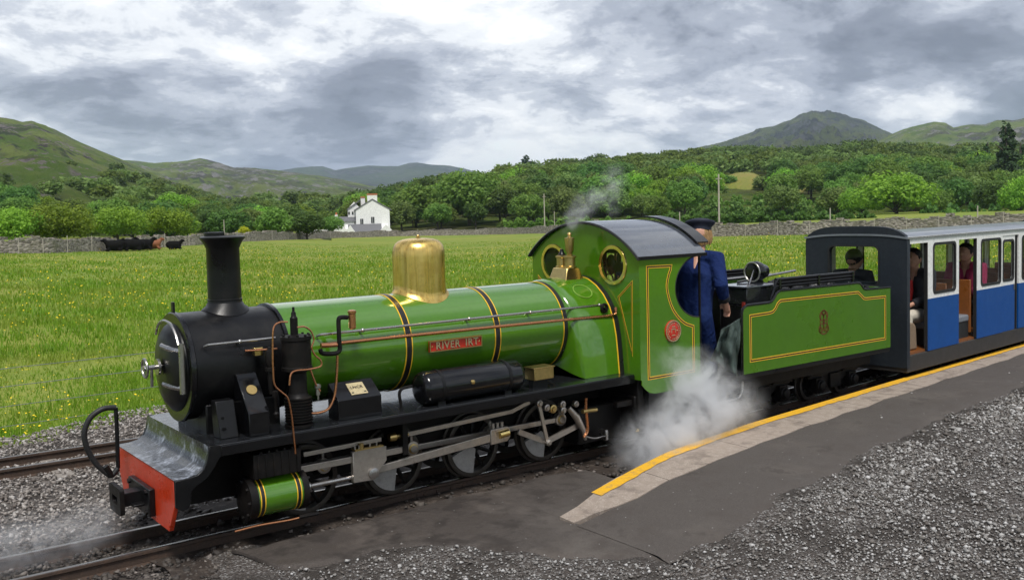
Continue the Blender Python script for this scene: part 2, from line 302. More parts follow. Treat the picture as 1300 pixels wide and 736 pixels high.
# ------------------------------------------------------------------ mesh builder
ORG = {}
def vec(p): return Vector(p)
class MB:
    def __init__(s): s.v = []; s.f = []
    def add(s, vs, fs):
        b = len(s.v); s.v.extend([tuple(p) for p in vs]); s.f.extend([tuple(i+b for i in f) for f in fs]); return s
    def box(s, x0, x1, y0, y1, z0, z1):
        return s.add([(x, y, z) for x in (x0, x1) for y in (y0, y1) for z in (z0, z1)],
                     [(0,1,3,2), (4,6,7,5), (0,4,5,1), (2,3,7,6), (0,2,6,4), (1,5,7,3)])
    def cyl(s, p0, p1, r0, r1=None, n=20, cap=True):
        return s.tube([p0, p1], [r0, r0 if r1 is None else r1], n, cap)
    def tube(s, pts, r, n=8, cap=True):
        pts = [Vector(p) for p in pts]; k = len(pts)
        rr = r if isinstance(r, (list, tuple)) else [r]*k
        t0 = (pts[1]-pts[0]).normalized(); up = Vector((0,0,1)) if abs(t0.z) < .9 else Vector((1,0,0))
        nrm = t0.cross(up).normalized(); vs = []; fs = []
        for i, p in enumerate(pts):
            t = (pts[min(i+1, k-1)]-pts[max(i-1, 0)]).normalized()
            nrm = (nrm - t*nrm.dot(t)).normalized(); bn = t.cross(nrm)
            for j in range(n):
                a = 2*PI*j/n; vs.append(p + (nrm*math.cos(a)+bn*math.sin(a))*rr[i])
        for i in range(k-1):
            for j in range(n):
                j2 = (j+1) % n; fs.append((i*n+j, i*n+j2, (i+1)*n+j2, (i+1)*n+j))
        if cap: fs.append(tuple(range(n))[::-1]); fs.append(tuple(range((k-1)*n, k*n)))
        return s.add(vs, fs)
    def lathe(s, prof, c, axis='z', n=32, ring=False):
        c = Vector(c); vs = []; fs = []; k = len(prof)
        for r, h in prof:
            for j in range(n):
                a = 2*PI*j/n; u, q = r*math.cos(a), r*math.sin(a)
                vs.append(c + Vector({'z': (u, q, h), 'x': (h, u, q), 'y': (u, h, q)}[axis]))
        for i in range(k-1):
            for j in range(n):
                j2 = (j+1) % n; fs.append((i*n+j, i*n+j2, (i+1)*n+j2, (i+1)*n+j))
        if ring: fs += [((k-1)*n+j, (k-1)*n+(j+1) % n, (j+1) % n, j) for j in range(n)]
        elif prof[0][0] > 1e-4: fs.append(tuple(range(n))[::-1])
        if prof[-1][0] > 1e-4 and not ring: fs.append(tuple(range((k-1)*n, k*n)))
        return s.add(vs, fs)
    def prism(s, poly, axis, a, b, holes=()):
        """extrude a 2-D outline (with holes) between a and b; axis x: (y,z), y: (x,z), z: (x,y)"""
        loops = [list(poly)] + [list(h) for h in holes]
        flat = [p for l in loops for p in l]
        def P3(p, t): return {'x': (t, p[0], p[1]), 'y': (p[0], t, p[1]), 'z': (p[0], p[1], t)}[axis]
        tris = tessellate_polygon([[Vector((p[0], p[1], 0)) for p in l] for l in loops])
        n = len(flat); vs = [P3(p, a) for p in flat] + [P3(p, b) for p in flat]
        fs = [tuple(t) for t in tris] + [tuple(i+n for i in t[::-1]) for t in tris]
        o = 0
        for l in loops:
            k = len(l)
            for i in range(k): fs.append((o+i, o+(i+1) % k, n+o+(i+1) % k, n+o+i))
            o += k
        return s.add(vs, fs)
    def ell(s, c, r, nu=16, nv=10):
        prof = [(math.sin(PI*i/nv), -math.cos(PI*i/nv)) for i in range(nv+1)]; vs = []; fs = []
        for q, h in prof:
            for j in range(nu):
                a = 2*PI*j/nu; vs.append((c[0]+r[0]*q*math.cos(a), c[1]+r[1]*q*math.sin(a), c[2]+r[2]*h))
        for i in range(nv):
            for j in range(nu):
                j2 = (j+1) % nu; fs.append((i*nu+j, i*nu+j2, (i+1)*nu+j2, (i+1)*nu+j))
        return s.add(vs, fs)
    def torus(s, c, axis, Rm, r, n=28, k=8, a0=0, a1=2*PI):
        full = abs(a1-a0-2*PI) < 1e-6; pts = []
        for i in range(n + (0 if full else 1)):
            a = a0+(a1-a0)*i/n; u, q = Rm*math.cos(a), Rm*math.sin(a)
            pts.append(Vector(c)+Vector({'z': (u, q, 0), 'x': (0, u, q), 'y': (u, 0, q)}[axis]))
        if full: pts.append(pts[0].copy())
        return s.tube(pts, r, k, not full)
    def strip(s, pts, wdt, nrm, closed=False, th=.0015):
        """flat raised ribbon along a polyline lying in a plane with the given normal, mitred"""
        pts = [Vector(p) for p in pts]; nrm = Vector(nrm).normalized(); k = len(pts); vs = []; fs = []
        for i in range(k):
            a = pts[i-1] if (i > 0 or closed) else None; b = pts[(i+1) % k] if (i < k-1 or closed) else None
            d1 = (pts[i]-a).normalized() if a is not None else None; d2 = (b-pts[i]).normalized() if b is not None else None
            if d1 is None: d1 = d2
            if d2 is None: d2 = d1
            s1, s2 = nrm.cross(d1), nrm.cross(d2); mt = (s1+s2).normalized(); L = wdt/2/max(.35, mt.dot(s1))
            for sg, h in ((-1, 0), (1, 0), (1, th), (-1, th)): vs.append(pts[i]+mt*L*sg+nrm*h)
        for i in range(k if closed else k-1):
            A, B = i*4, ((i+1) % k)*4
            for q in range(4): fs.append((A+q, B+q, B+(q+1) % 4, A+(q+1) % 4))
        return s.add(vs, fs)
    def xf(s, fn): s.v = [tuple(fn(Vector(p))) for p in s.v]; return s
    def build(s, name, mat, parent=None, bev=0, smooth=38, rx=None, recalc=True, label=None):
        me = bpy.data.meshes.new(name); v = np.array(s.v, dtype=np.float64)
        c = (v.min(0)+v.max(0))/2; c[2] = v[:, 2].min() if parent is None else c[2]
        me.from_pydata([tuple(p) for p in (v-c)], [], s.f)
        if recalc:
            bm = bmesh.new(); bm.from_mesh(me); bmesh.ops.recalc_face_normals(bm, faces=bm.faces); bm.to_mesh(me); bm.free()
        if smooth:
            me.polygons.foreach_set('use_smooth', [True]*len(me.polygons)); me.set_sharp_from_angle(angle=R(smooth))
        me.materials.append(mat)
        o = bpy.data.objects.new(name, me); col.objects.link(o)
        po = np.array(ORG.get(parent.name, (0, 0, 0))) if parent else np.zeros(3)
        o.location = tuple(c-po); ORG[o.name] = tuple(c)
        if parent: o.parent = parent
        if bev:
            b = o.modifiers.new('bevel', 'BEVEL'); b.width = bev; b.segments = 2; b.limit_method = 'ANGLE'; b.angle_limit = R(40)
        if rx:
            rm = o.modifiers.new('remesh', 'REMESH'); rm.mode = 'VOXEL'; rm.voxel_size = rx; rm.use_smooth_shade = True
            sm = o.modifiers.new('smooth', 'SMOOTH'); sm.factor = .6; sm.iterations = 4
        if label: o['label'] = label
        return o
def tag(o, label, cat, group=None, kind=None):
    if label: o['label'] = label
    if cat: o['category'] = cat
    if group: o['group'] = group
    if kind: o['kind'] = kind
    return o
def thing(name, label, cat, loc=(0,0,0), rz=0.0, group=None):
    o = bpy.data.objects.new(name, None); col.objects.link(o); o.location = loc; o.rotation_euler = (0, 0, rz); o.empty_display_size = .2
    ORG[o.name] = (0, 0, 0) if rz else tuple(loc); return tag(o, label, cat, group)
def npmesh(name, v, faces, mat, kind=None, smooth=False, parent=None, nper=4):
    """numpy arrays -> mesh object (faces: (n, nper) int array)"""
    me = bpy.data.meshes.new(name); v = np.asarray(v, dtype=np.float32); faces = np.asarray(faces, dtype=np.int32)
    me.vertices.add(len(v)); me.vertices.foreach_set('co', v.ravel())
    k = faces.shape[1]; me.loops.add(faces.size); me.loops.foreach_set('vertex_index', faces.ravel())
    me.polygons.add(len(faces)); me.polygons.foreach_set('loop_start', np.arange(0, faces.size, k, dtype=np.int32))
    me.polygons.foreach_set('loop_total', np.full(len(faces), k, dtype=np.int32))
    if smooth: me.polygons.foreach_set('use_smooth', np.ones(len(faces), dtype=bool))
    me.update(calc_edges=True); me.materials.append(mat)
    o = bpy.data.objects.new(name, me); col.objects.link(o)
    if kind: o['kind'] = kind
    if parent: o.parent = parent
    return o
def circ(cx_, cy_, r, n=32, a0=0, a1=2*PI, ry=None):
    full = abs(a1-a0-2*PI) < 1e-6; ry = r if ry is None else ry
    return [(cx_+r*math.cos(a0+(a1-a0)*i/n), cy_+ry*math.sin(a0+(a1-a0)*i/n)) for i in range(n if full else n+1)]
def rrect(x0, x1, z0, z1, r, n=5):
    p = []
    for cx_, cz, a in ((x1-r, z1-r, 0), (x0+r, z1-r, PI/2), (x0+r, z0+r, PI), (x1-r, z0+r, 1.5*PI)):
        p += [(cx_+r*math.cos(a+PI/2*i/n), cz+r*math.sin(a+PI/2*i/n)) for i in range(n+1)]
    return p
def cat(pts, n=8):
    """smooth curve through points"""
    pts = [Vector(p) for p in pts]; q = [pts[0]*2-pts[1]]+pts+[pts[-1]*2-pts[-2]]; out = []
    for i in range(1, len(q)-2):
        for k in range(n):
            t = k/n; a, b, c, d = q[i-1], q[i], q[i+1], q[i+2]
            out.append(.5*((2*b)+(c-a)*t+(2*a-5*b+4*c-d)*t*t+(3*b-a-3*c+d)*t**3))
    out.append(pts[-1]); return out
def textmesh(s, size, ext=.002):
    cu = bpy.data.curves.new('t', 'FONT'); cu.body = s; cu.size = size; cu.extrude = ext; cu.align_x = 'CENTER'; cu.align_y = 'CENTER'; cu.space_character = 1.12
    cu.offset = size*.012
    o = bpy.data.objects.new('t', cu); col.objects.link(o)
    dg = bpy.context.evaluated_depsgraph_get(); me = bpy.data.meshes.new_from_object(o.evaluated_get(dg))
    vs = [tuple(v.co) for v in me.vertices]; fs = [tuple(p.vertices) for p in me.polygons]
    bpy.data.objects.remove(o); bpy.data.curves.remove(cu); bpy.data.meshes.remove(me); return vs, fs
TXT = {k: textmesh(k, s, e) for k, s, e in (('RIVER', .073, .004), ('IRT', .073, .004), ('LNCR', .042, .001))}
# ====SETTING====
def sstep(a, b, x): t = np.clip((x-a)/(b-a), 0, 1); return t*t*(3-2*t)
def Yc(X): return np.maximum(0, np.asarray(X, dtype=float)-4)**2/100
def Yfar(X): return 2.69-.05*np.asarray(X, dtype=float)
def gz(X): return .10*sstep(1.3, 3.6, np.asarray(X, dtype=float))
OX = ([-20, 1.6, 2.04, 2.46, 3.5, 4.66, 7.2, 10.76, 13, 17, 24], [-1.43, -1.5, -1.42, -1.295, -1.02, -.83, -.58, -.265, .05, .75, 2.6])
IX = ([-20, 2.02, 3.0, 4.66, 6.5, 10, 13, 17, 24], [-1.7, -1.66, -1.5, -1.228, -1.008, -.624, -.25, .4, 2.2])
GX = ([-20, .32, .40, .63, .94, 1.15, 1.38, 1.6, 1.8, 2.04, 2.4, 3.27, 4.94, 7.93, 12, 17, 24], [-.48, -.50, -1.0, -1.16, -1.18, -1.26, -1.40, -1.82, -2.18, -2.42, -2.45, -2.267, -1.963, -1.575, -1.05, -.3, 1.4])
def fO(X): return np.interp(X, *OX)
def fI(X): return np.interp(X, *IX)
def fG(X): return np.interp(X, *GX)
# value noise in numpy for relief
_perm = RNG.random((64, 64))
def vnoise(x, y):
    xi, yi = np.floor(x).astype(int), np.floor(y).astype(int); fx, fy = x-xi, y-yi; fx = fx*fx*(3-2*fx); fy = fy*fy*(3-2*fy)
    g = lambda a, b: _perm[a % 64, b % 64]
    return (g(xi, yi)*(1-fx)+g(xi+1, yi)*fx)*(1-fy)+(g(xi, yi+1)*(1-fx)+g(xi+1, yi+1)*fx)*fy
def fbm(x, y, o=5, gain=.5):
    s = 0; a = 1; t = 0
    for i in range(o): s = s+a*vnoise(x*2**i+i*7.3, y*2**i+i*3.1); t += a; a *= gain
    return s/t*2-1
def sheet(name, U, V, fn, mat, kind='structure', smooth=True, parent=None):
    """grid sheet: fn(u, v) -> x, y, z arrays"""
    uu, vv = np.meshgrid(U, V, indexing='ij'); x, y, z = fn(uu, vv); n, k = uu.shape
    i = np.arange((n-1)*(k-1)); a = (i//(k-1))*k + i % (k-1)
    return npmesh(name, np.stack([x.ravel(), y.ravel(), z.ravel()], 1), np.stack([a, a+k, a+k+1, a+1], 1), mat, kind, smooth, parent)

# ------------------------------------------------------------------ ground near the line
def Yedge(X): return np.where(X < 3.4, 3.80+.33*X, 4.92+.06*(X-3.4)) + .25*fbm(X*.9, X*0+3)
WX = [-300, 0, 60, 150, 245, 320, 430, 500, 620, 690, 800, 900, 1020, 1300, 1700]
WD = [66, 74, 76, 88, 100, 115, 165, 182, 168, 146, 110, 88, 80, 74, 70]
WYB = [324, 322, 321, 318, 311, 306, 302, 300, 298, 296, 298, 300, 298, 291, 283]
WAZ = np.array([azpx(x) for x in WX]); WD = np.array(WD, dtype=float)
WZ = np.array([atd(x, yb, D)[2] for x, yb, D in zip(WX, WYB, WD)])
def wall_d(az): return np.interp(az, WAZ, WD)
def wall_z(az): return np.interp(az, WAZ, WZ)
def field_z(X, Y):
    X = np.asarray(X, dtype=float); Y = np.asarray(Y, dtype=float)
    dx, dy = X-CAM[0], Y-CAM[1]; d = np.hypot(dx, dy); az = np.arctan2(dx, dy)
    dw, zw = wall_d(az), wall_z(az); t = np.clip((d-16)/(dw-16), 0, 1.25)
    z = -.5+(zw+.5)*t + .05*fbm(X*.25, Y*.25)
    s = sstep(0, 2.0, Y-Yedge(X)); return -.05*(1-s)+z*s
AZ = np.linspace(R(-35), R(100), 150)
DD = np.concatenate([np.linspace(8.2, 30, 60), np.geomspace(30.6, 330, 70)])
def fm(a, d):
    x, y = CAM[0]+d*np.sin(a), CAM[1]+d*np.cos(a); z = field_z(x, y); z = np.where(y < Yedge(x)-.1, -.22, z); return x, y, z
field = sheet('meadow', AZ, DD, fm, MEADOW)
def fg(a, d): x, y = CAM[0]+d*np.sin(a), CAM[1]+d*np.cos(a); return x, y, np.full_like(x, -4.5)
valley = sheet('valley_ground', np.linspace(0, 2*PI, 49), np.array([.01, 60, 400, 2500, 6900]), fg, FIELDG)
bed = sheet('ballast_bed', np.linspace(-9, 20, 120), np.linspace(0, 1, 40),
            lambda u, v: (u, -2.4+Yc(u)*.9+v*(Yedge(u)+.35+2.4-Yc(u)*.9), -.088+.010*fbm(u*2.3, v*9)), BALLBED)
cind = sheet('cinder_bed', np.linspace(-.1, 20, 90), np.linspace(-1, 1, 26),
             lambda u, v: (u+.06*fbm(v*4, u*0), Yc(u)+v*(.95+.10*fbm(u*1.3, v)), -.066+.016*fbm(u*3, v*4)-.05*sstep(.75, 1, np.abs(v))), DIRT)
yard = sheet('yard_ground', np.concatenate([np.linspace(-9, 12, 110), np.linspace(12.5, 30, 20)]), np.concatenate([np.linspace(0, .24, 36), np.linspace(.26, 1, 24)]),
             lambda u, v: (u, np.where(u < 2.02, -.42, fI(u)+.15*sstep(2.3, 3.0, u)) - v*9.5, gz(u)-.012-.010*(1-sstep(0, .06, v))+.006*fbm(u*3, v*20)-.07*sstep(.9, -.3, u)*(1-sstep(.10, .22, v))-.07*(u < 2.06)*(u > .45)*sstep(.12, .30, -.42-v*9.5-fG(u))), YARD)
def gedge(u): return fG(u)+.10*fbm(u*2.7, u*0+5)*(u > 1.9)+.05*fbm(u*5.1, u*0+5)+.025*fbm(u*14, u*0+5)
apron = sheet('oily_apron', np.linspace(.30, 3.05, 90), np.linspace(0, 1, 30),
              lambda u, v: (u, np.where(u < 2.08, gedge(u), fO(u)+.012)*(1-v)+v*np.maximum(-.50+.05*fbm(u*2.2, u*0+9), gedge(u)+.01),
                            gz(u)*(1-sstep(.35, .8, v))*(u < 2.08)-.002-.03*sstep(.84, 1, v)-.022*(1-sstep(0, .10, v))*(u < 2.08)-.03*sstep(2.7, 3.05, u)-.02*sstep(.6, .3, u)+.004*fbm(u*4, v*5)), TARMAC)
tarmac = sheet('tarmac_path', np.concatenate([np.linspace(2.03, 12, 150), np.linspace(12.3, 24, 30)]), np.linspace(0, 1, 20),
               lambda u, v: (u, gedge(u)*(1-v)+v*(fI(u)+.01), gz(u)+.001-.022*(1-sstep(0, .14, v))+.003*fbm(u*3, v*5)), TARMAC)
# platform edging: single concrete slabs, painted line on top
plat = thing('platform_edge', 'low concrete platform edging with a worn yellow safety line beside the train', 'platform', (0, 0, 0))
xs = [2.04]; k = 0
while xs[-1] < 18: xs.append(xs[-1]+(.93+.05*math.sin(k*1.7))*(1+.02*xs[-1])); k += 1
for a, b in zip(xs[:-1], xs[1:]):
    sg = 5; mb = MB(); vs = []; fs = []
    for i in range(sg+1):
        x = a+.004+(b-a-.008)*i/sg; j = .012*math.sin(x*9.1)+.008*math.sin(x*23.7)
        y0, y1 = float(fO(x)), float(fI(x))+j
        if a < 2.1: y0 += -.05*max(0, 1-i/3)+.02*math.sin(i*5); y1 += .06*max(0, 1-i/2)
        z = float(gz(x))+.012
        for yy, z_ in ((y0, -.09), (y0, z), (y1, z-.006), (y1, -.02)): vs.append((x, yy, z_))
    for i in range(sg):
        for q in range(3): fs.append((i*4+q, i*4+q+1, i*4+q+5, i*4+q+4))
    fs += [(0, 1, 2, 3), (sg*4, sg*4+3, sg*4+2, sg*4+1)]
    mb.add(vs, fs).build('edging_slab', CONC, plat, smooth=20)
mb = MB(); xx = np.linspace(2.47, 18, 150); vs = []; fs = []
for i, x in enumerate(xx):
    wv = .098+.006*math.sin(x*7.3)+.005*math.sin(x*31); vs += [(x, float(fO(x))+.002, float(gz(x))+.016), (x, float(fO(x))-wv, float(gz(x))+.0155)]
for i in range(len(xx)-1): fs.append((2*i, 2*i+2, 2*i+3, 2*i+1))
mb.add(vs, fs).build('yellow_line', YLINE, plat, recalc=False)

# ------------------------------------------------------------------ tracks
def sweep(mb, prof, path):
    k = len(prof); vs = []; fs = []
    for i, p in enumerate(path):
        a = path[max(i-1, 0)]; b = path[min(i+1, len(path)-1)]; t = (Vector(b)-Vector(a)).normalized(); nn = Vector((-t.y, t.x, 0)).normalized()
        for u, h in prof: vs.append(Vector(p)+nn*u+Vector((0, 0, h)))
    for i in range(len(path)-1):
        for q in range(k): fs.append((i*k+q, i*k+(q+1) % k, (i+1)*k+(q+1) % k, (i+1)*k+q))
    fs += [tuple(range(k)), tuple(range((len(path)-1)*k, len(path)*k))]; return mb.add(vs, fs)
RP = [(-.045, -.09), (.045, -.09), (.045, -.082), (.009, -.074), (.009, -.028), (.0215, -.02), (.0215, -.004), (.016, -.0015), (-.016, -.0015), (-.0215, -.004), (-.0215, -.02), (-.009, -.028), (-.009, -.074), (-.045, -.082)]
RH = [(-.017, -.0012), (.017, -.0012), (.015, .0), (-.015, .0)]
def track(name, yf, label, x0, x1):
    t = tag(bpy.data.objects.new(name, None), label, None, None, 'structure'); col.objects.link(t); ORG[t.name] = (0, 0, 0)
    for s in (-1, 1):
        path = [(x, float(yf(x))+s*.2145, 0) for x in np.linspace(x0, x1, 60)]
        r = sweep(MB(), RP, path).build('rail', RAILRU, t, smooth=30); sweep(MB(), RH, path).build('running_surface', RAILST, r)
        for xj in np.arange(x0+1.45+(.4 if s < 0 else 0), x1, 4.57):
            y = float(yf(xj))+s*.2145
            fp = MB().box(xj-.23, xj+.23, y-.016, y+.016, -.068, -.032)
            for q in (-.17, -.06, .06, .17):
                fp.cyl((xj+q, y-.026, -.05), (xj+q, y+.026, -.05), .012, n=6)
            fp.build('fishplate', RAILRU, t, .003)
    for x in np.arange(x0+.3, x1, .62):
        y = float(yf(x)); MB().box(x-.065, x+.065, y-.46, y+.46, -.15, -.072+.006*math.sin(x*5)).build('sleeper', FENCEW if name != 'main_track' else GRIME, t, .006)
    return t
track('main_track', Yc, 'narrow gauge track that the train stands on', -9, 20)
track('far_track', Yfar, 'second narrow gauge track between the train and the meadow', -9, 16)

# ------------------------------------------------------------------ loose stones (nobody could count them)
def stones(name, X, Y, Z, S, mat, octa=False):
    n = len(X)
    base = np.array([(x, y, z) for x in (-1, 1) for y in (-1, 1) for z in (-1, 1)], dtype=float)*.5
    F = np.array([(0,1,3,2), (4,6,7,5), (0,4,5,1), (2,3,7,6), (0,2,6,4), (1,5,7,3)])
    if octa:
        base = np.array([(.6, 0, 0), (-.6, 0, 0), (0, .6, 0), (0, -.6, 0), (0, 0, .55), (0, 0, -.55)]); F = np.array([(a, b, c) if (i % 2 == 0) else (b, a, c) for i, (a, b, c) in enumerate([(0, 2, 4), (0, 3, 4), (1, 3, 4), (1, 2, 4), (2, 0, 5), (3, 0, 5), (3, 1, 5), (2, 1, 5)])])
    nv_ = len(base); K = 24; protos = base[None]*(1+RNG.uniform(-.55, .25, (K, nv_, 3))) + (RNG.uniform(-.16, .16, (K, nv_, 3)) if octa else 0)
    for q in range(K):
        A = RNG.normal(size=(3, 3)); Q, _ = np.linalg.qr(A); protos[q] = protos[q]@Q.T
    V = protos[RNG.integers(0, K, n)]; a = RNG.uniform(0, 2*PI, n); ca, sa = np.cos(a)[:, None], np.sin(a)[:, None]
    sz = S[:, None]*RNG.uniform(.7, 1.25, (n, 1))
    vx = (V[:, :, 0]*ca-V[:, :, 1]*sa)*sz+X[:, None]; vy = (V[:, :, 0]*sa+V[:, :, 1]*ca)*sz+Y[:, None]; vz = V[:, :, 2]*sz*.75+Z[:, None]
    vv = np.stack([vx, vy, vz], 2).reshape(-1, 3); ff = (F[None]+np.arange(n)[:, None, None]*nv_).reshape(-1, F.shape[1])
    return npmesh(name, vv, ff, mat, 'stuff')
def vis(X, Y, Z, mg=60):
    d = np.stack([X, Y, Z], 1)-CAM; w_ = d@FW; px = 650+FPX*(d@RT)/w_; py = CY-FPX*(d@UP)/w_
    return (w_ > .5) & (px > -mg*3) & (px < 1300+mg*3) & (py < 736+mg*3)
def scatter(n, x0, x1, y0, y1): return RNG.uniform(x0, x1, n), RNG.uniform(y0, y1, n)
# yard gravel
X, Y = scatter(760000, -3, 17, -5.6, 2.0); d = np.where(X < .3, .6, gedge(X)-Y)
dist = np.hypot(X-CAM[0], Y-CAM[1]); pk = fbm(X*.9, Y*.9, 4)
prob = sstep(-.10, .28, d)*(.42+.75*sstep(-.25, .35, pk))*np.clip(7.5/dist, .12, 1)**1.6
prob = np.maximum(prob*.8, .0035*(d > -.75)*(X > .5)); prob = np.where(X < .35, prob*.35*sstep(-.7, -1.6, Y), prob)
kp = (RNG.random(len(X)) < prob) & vis(X, Y, X*0) & (Y < np.where(X < 2.05, -.45, fI(X)-.02)); X, Y, d = X[kp], Y[kp], d[kp]
S = np.clip(RNG.lognormal(math.log(.0122), .42, len(X)), .005, .045)*np.where(d < 0, .65, 1)*np.clip(dist[kp]/6, 1, 1.5)
tag(stones('yard_gravel', X, Y, gz(X)-.006-.055*sstep(.9, -.3, X)*(1-sstep(-1.4, -2.6, Y))+S*.15, S, YSTONE, True), 'loose pale grey gravel over the yard beside the tarmac path', 'gravel')
# ballast
X, Y = scatter(120000, -5, 8, -2.3, 5.4); fy = Yfar(X)
light = (Y > .62) & (Y < Yedge(X)+.25)
kp = vis(X, Y, X*0) & light & (np.abs(np.abs(Y-fy)-.2145) > .06) & (RNG.random(len(X)) < np.where(X > 2.5, .35, .95)); X1, Y1 = X[kp], Y[kp]
S = np.clip(RNG.lognormal(math.log(.022), .36, len(X1)), .010, .05)
tag(stones('ballast', X1, Y1, -.078+.028*((Y1 > 3.1)*1.0)+S*.25+.01*fbm(X1*3, Y1*3), S, BSTONE, True), 'pale stone ballast around the far track', 'ballast')
kp = vis(X, Y, X*0) & (Y < .66) & (Y > -2.05) & (X < .45+.35*fbm(Y*3, X*0)) & (np.abs(np.abs(Y)-.2145) > .055); X2, Y2 = X[kp], Y[kp]
S = np.clip(RNG.lognormal(math.log(.024), .38, len(X2)), .010, .055)
tag(stones('sooty_ballast', X2, Y2, -.072+S*.2+.012*fbm(X2*3, Y2*3), S, DSTONE, True), 'dark sooty ballast between and beside the near rails', 'ballast')
X, Y = scatter(5200, .3, 13, -1.1, 1.6); kp = vis(X, Y, X*0) & (Y < Yc(X)+.4) & (Y > np.maximum(fO(X)+.03, -1.1)) & (np.abs(np.abs(Y-Yc(X))-.2145) > .05) & ((X > 2.7) | (Y > -.5)); X, Y = X[kp], Y[kp]
S = np.clip(RNG.lognormal(math.log(.018), .5, len(X)), .006, .05)
tag(stones('cinder_stones', X, Y, -.058+S*.2, S, DSTONE), 'cinders and small stones in the gap between rail and platform', 'cinders')

# ------------------------------------------------------------------ meadow grass and flowers
def grass():
    n = 300000; az = RNG.uniform(R(5), R(69), n); u = RNG.random(n); d = 9.4*(110/9.4)**(u**1.35)
    X, Y = CAM[0]+d*np.sin(az), CAM[1]+d*np.cos(az); e = Y-Yedge(X)
    pt = fbm(X*.8, Y*.8, 4)
    kp = (e > -.12+.25*RNG.random(n)) & (RNG.random(n) < .55+.6*sstep(-.4, .3, pt)); X, Y, d, e, pt = X[kp], Y[kp], d[kp], e[kp], pt[kp]; n = len(X)
    Z = field_z(X, Y)-.02; fs = np.clip(d/14, 1, 4.2)
    h = RNG.uniform(.06, .175, n)*(1-.55*sstep(25, 100, d))*(.75+.5*pt)*(.35+.65*sstep(-.1, .9, e))*np.clip(fs, 1, 1.7); wd = RNG.uniform(.004, .0085, n)*fs*1.15
    a = RNG.uniform(0, 2*PI, n); ln = RNG.uniform(.1, .65, n)*h; b = a+RNG.normal(0, .7, n)+PI/2
    dx, dy = np.cos(a)*wd, np.sin(a)*wd; lx, ly = np.cos(b)*ln, np.sin(b)*ln
    P0 = np.stack([X-dx, Y-dy, Z], 1); P1 = np.stack([X+dx, Y+dy, Z], 1)
    P2 = np.stack([X+dx*.7+lx*.35, Y+dy*.7+ly*.35, Z+h*.62], 1); P3 = np.stack([X-dx*.7+lx*.35, Y-dy*.7+ly*.35, Z+h*.62], 1); P4 = np.stack([X+lx, Y+ly, Z+h], 1)
    V = np.stack([P0, P1, P2, P3, P4, P4], 1).reshape(-1, 3); i = np.arange(n)[:, None]*6
    F = np.concatenate([i+np.array([[0, 1, 2, 3]]), i+np.array([[3, 2, 4, 5]])], 0)
    return npmesh('grass', V, F, BLADE, 'stuff')
tag(grass(), 'long green meadow grass behind the train', 'grass')
def flowers():
    n = 15000; az = RNG.uniform(R(5), R(69), n); d = 9.8*(85/9.8)**(RNG.random(n)**.9)
    X, Y = CAM[0]+d*np.sin(az), CAM[1]+d*np.cos(az); pt = fbm(X*.35+9, Y*.35, 4)
    kp = (Y-Yedge(X) > .5) & (RNG.random(n) < .12+.9*sstep(-.15, .45, pt)); X, Y, d = X[kp], Y[kp], d[kp]; n = len(X)
    Z = field_z(X, Y)+RNG.uniform(.09, .22, n); r = RNG.uniform(.008, .014, n)*np.clip(d/16, 1, 2.6)
    t = RNG.uniform(-.5, .5, (n, 2)); V = []
    for k in range(6):
        a = 2*PI*k/6; V.append(np.stack([X+r*math.cos(a), Y+r*math.sin(a), Z+r*(t[:, 0]*math.cos(a)+t[:, 1]*math.sin(a))+r*.4], 1))
    V.append(np.stack([X, Y, Z-r*.2], 1)); V = np.stack(V, 1).reshape(-1, 3); i = np.arange(n)[:, None]*7
    F = np.concatenate([i+np.array([[k, (k+1) % 6, 6]]) for k in range(6)], 0)
    return npmesh('buttercups', V, F, BUTTER, 'stuff')
tag(flowers(), 'yellow buttercups sprinkled through the meadow', 'flowers')

# wire fence at the meadow's edge
wf = thing('wire_fence', 'thin wire fence along the edge of the meadow behind the far track', 'fence', (0, 0, 0))
fx = [16.5, 11.39, 6.2, 2.15, -4.2]
for x in fx:
    z = float(field_z(x, 5.25)); MB().tube([(x, 5.25, z-.1), (x+.01, 5.25, z+.6), (x, 5.24, .84 if x > 10 else .55)], [.055, .05, .045], 8).build('fence_post', FENCEW, wf)
for q, z in enumerate((.45, .26, .05, -.16)):
    pts = []
    for a, b in zip(fx[:-1], fx[1:]):
        for i in range(6): t = i/6; pts.append((a+(b-a)*t, 5.19, z-.05*t*(1-t)+.02*math.sin(a+q)*(0)))
    pts.append((fx[-1], 5.19, z)); MB().tube(pts, .004, 5).build('wire', WIRE, wf)

